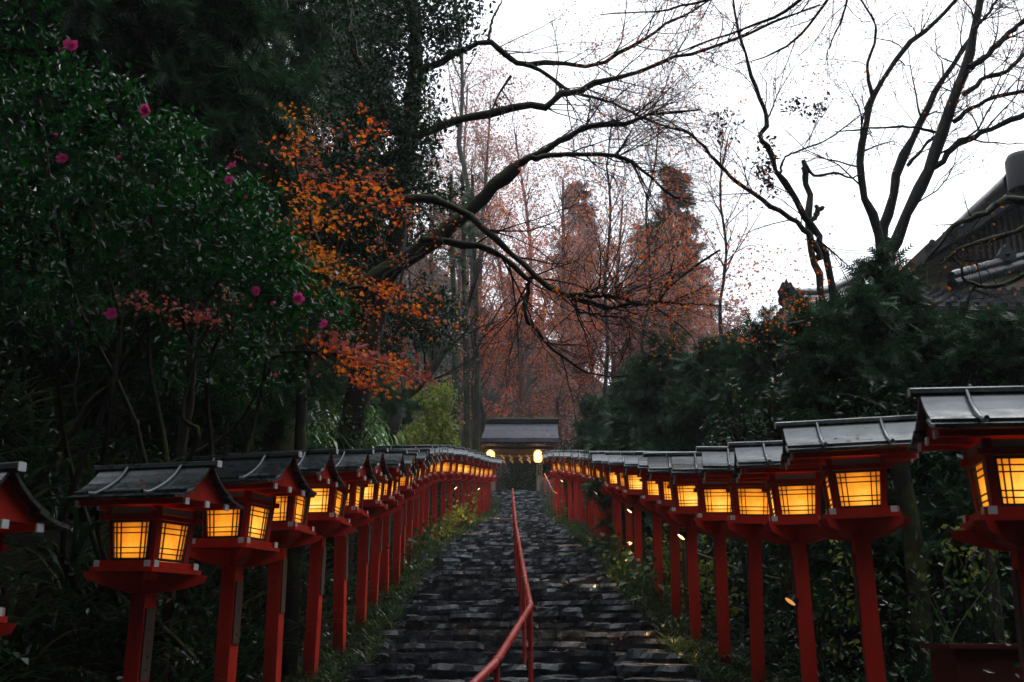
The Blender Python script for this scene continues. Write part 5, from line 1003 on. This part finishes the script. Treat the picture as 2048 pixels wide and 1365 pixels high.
for px, pyt, Y, r, mm, nl, lab in ((1040, 560, 50, 3.2, 'maple_r', 2600, 'vivid red maple directly above the gate roof'), (960, 640, 47, 2.4, 'maple_r', 1500, 'orange red tree behind the grey cedar trunks'), (1150, 600, 54, 3.2, 'maple_o', 1500, 'sparse orange tree right above the gate'), (1100, 700, 48, 1.8, 'dusky', 1500, 'dusky pink bush tree just over the gate ridge'),
        (1260, 640, 55, 3.4, 'dusky', 1600, 'dusky red tree behind the young green conifer'), (1400, 620, 56, 3.4, 'dusky', 1600, 'dusky brown tree under the tall grey cedar'), (930, 170, 62, 5.5, 'dusky', 4200, 'tall pinkish red tree behind the slender grey trunk'), (1040, 260, 66, 5, 'dusky', 3600, 'rusty crowned tall tree in the centre of the hillside'), (990, 400, 58, 4, 'maple_r', 2600, 'reddish tree in front of the rusty crowned one'), (1240, 560, 66, 4, 'maple_r', 1600, 'orange red tree below the bare crowns right of centre'), (970, 210, 50, 4.5, 'dusky', 3000, 'broad twiggy pinkish crown just right of the slender grey trunk'),
        (1110, 360, 52, 4.2, 'dusky', 2600, 'brownish pink twiggy tree behind the main leaning limb'), (1220, 400, 56, 4.4, 'dusky', 2000, 'half bare pink brown tree left of the skyline cedar'), (1330, 500, 52, 3.8, 'dusky', 2200, 'twiggy brown tree in front of the soft green conifer'), (1430, 590, 58, 3.6, 'dusky', 1600, 'low brown tree at the right end of the hillside'), (1180, 480, 62, 4, 'dusky', 1600, 'thin brown tree between the centre tree and the grey cedar'), (870, 330, 56, 4, 'dusky', 2200, 'dusky tree left of the slender grey trunk')):
    b = W(px, pyt, Y); hg = float(b[2] - H(b[0], Y)); t = thing('autumn_tree', lab, 'tree', (b[0], Y, float(H(b[0], Y))), 0, FT); at, al = Acc(), Acc(); far_tree(at, al, t.location, max(hg, 3), r, int(nl * 1.6), .13, QUAD, 34, 7); part(at, 'trunk', M['twigp'], t, True); part(al, 'crown', M[mm], t)
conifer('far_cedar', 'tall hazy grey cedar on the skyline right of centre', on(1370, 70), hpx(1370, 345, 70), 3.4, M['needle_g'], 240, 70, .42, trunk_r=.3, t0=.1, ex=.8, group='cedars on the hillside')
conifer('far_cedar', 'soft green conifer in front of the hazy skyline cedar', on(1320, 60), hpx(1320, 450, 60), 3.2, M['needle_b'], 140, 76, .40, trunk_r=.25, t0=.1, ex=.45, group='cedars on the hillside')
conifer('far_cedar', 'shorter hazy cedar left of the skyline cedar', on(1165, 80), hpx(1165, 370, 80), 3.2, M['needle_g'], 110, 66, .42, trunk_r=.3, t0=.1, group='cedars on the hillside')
for nm, mm, num, lab in (('dusky_forest', 'dusky', 42, 'dusky bare autumn wood covering the mountainside'), ('green_forest', 'needle_g', 0, '')):
    if not num: continue
    at = Acc()
    for i in range(num):
        Y = rng.uniform(55, 120); x = rng.uniform(-26, 22) * (Y / 80); 
        if x > 12 and rng.random() < .5: continue
        far_tree(at, at, (x, Y, float(H(x, Y))), rng.uniform(6, 10), rng.uniform(2.8, 3.8), 900, .24, QUAD, 18)
    tag(at.build(nm, M[mm]), lab, 'forest', None, 'stuff')

# unseen wood behind the viewer and right of frame, added to block sky light
at = Acc()
for i in range(90):
    if i < 60: x, Y = rng.uniform(-26, 30), rng.uniform(-30, -5)
    else: Y = rng.uniform(-2, 26); x = .62 * Y + rng.uniform(13, 24)
    if i < 60 and abs(x) < 4 and Y > -8: continue
    b = np.array((x, Y, float(H(x, Y)))); h = rng.uniform(9, 14); tubes(at, resample([b, b + (0, 0, h)], 4)[None], np.linspace(.2, .05, 4)[None], 5)
    k = 260; tt = rng.random(k); an = rng.uniform(0, 6.283, k); rr_ = 2.6 * (1 - tt) ** .7 * rng.random(k) ** .5; pos = b + np.stack([rr_ * np.cos(an), rr_ * np.sin(an), h * (.1 + .9 * tt)], 1)
    place(at, T_spray(5, .3, .12, .5), pos, np.stack([np.cos(an), np.sin(an), -.3 + 0 * an], 1) + rnd_dirs(k) * .3, rnd_dirs(k, 1.), rng.uniform(1.2, 2.2, k))
tag(at.build('light_blocking_forest', M['needle']), 'unseen conifer wood on the slopes behind and right of the viewer, added to block sky light', 'forest', None, 'stuff')
# damp air between the slopes
hz = bpy.data.materials.new('damp_air'); hz.use_nodes = True; t_ = hz.node_tree; t_.nodes.remove(t_.nodes['Principled BSDF']); pv = t_.nodes.new('ShaderNodeVolumePrincipled')
pv.inputs['Color'].default_value = (.86, .88, .92, 1); pv.inputs['Density'].default_value = .0009; pv.inputs['Anisotropy'].default_value = .2; t_.links.new(pv.outputs[0], t_.nodes['Material Output'].inputs['Volume'])
a = Acc(); box(a, -255, 255, -72, 322, -8, 85); tag(a.build('haze', hz), 'thin damp haze filling the valley', 'haze', None, 'stuff')
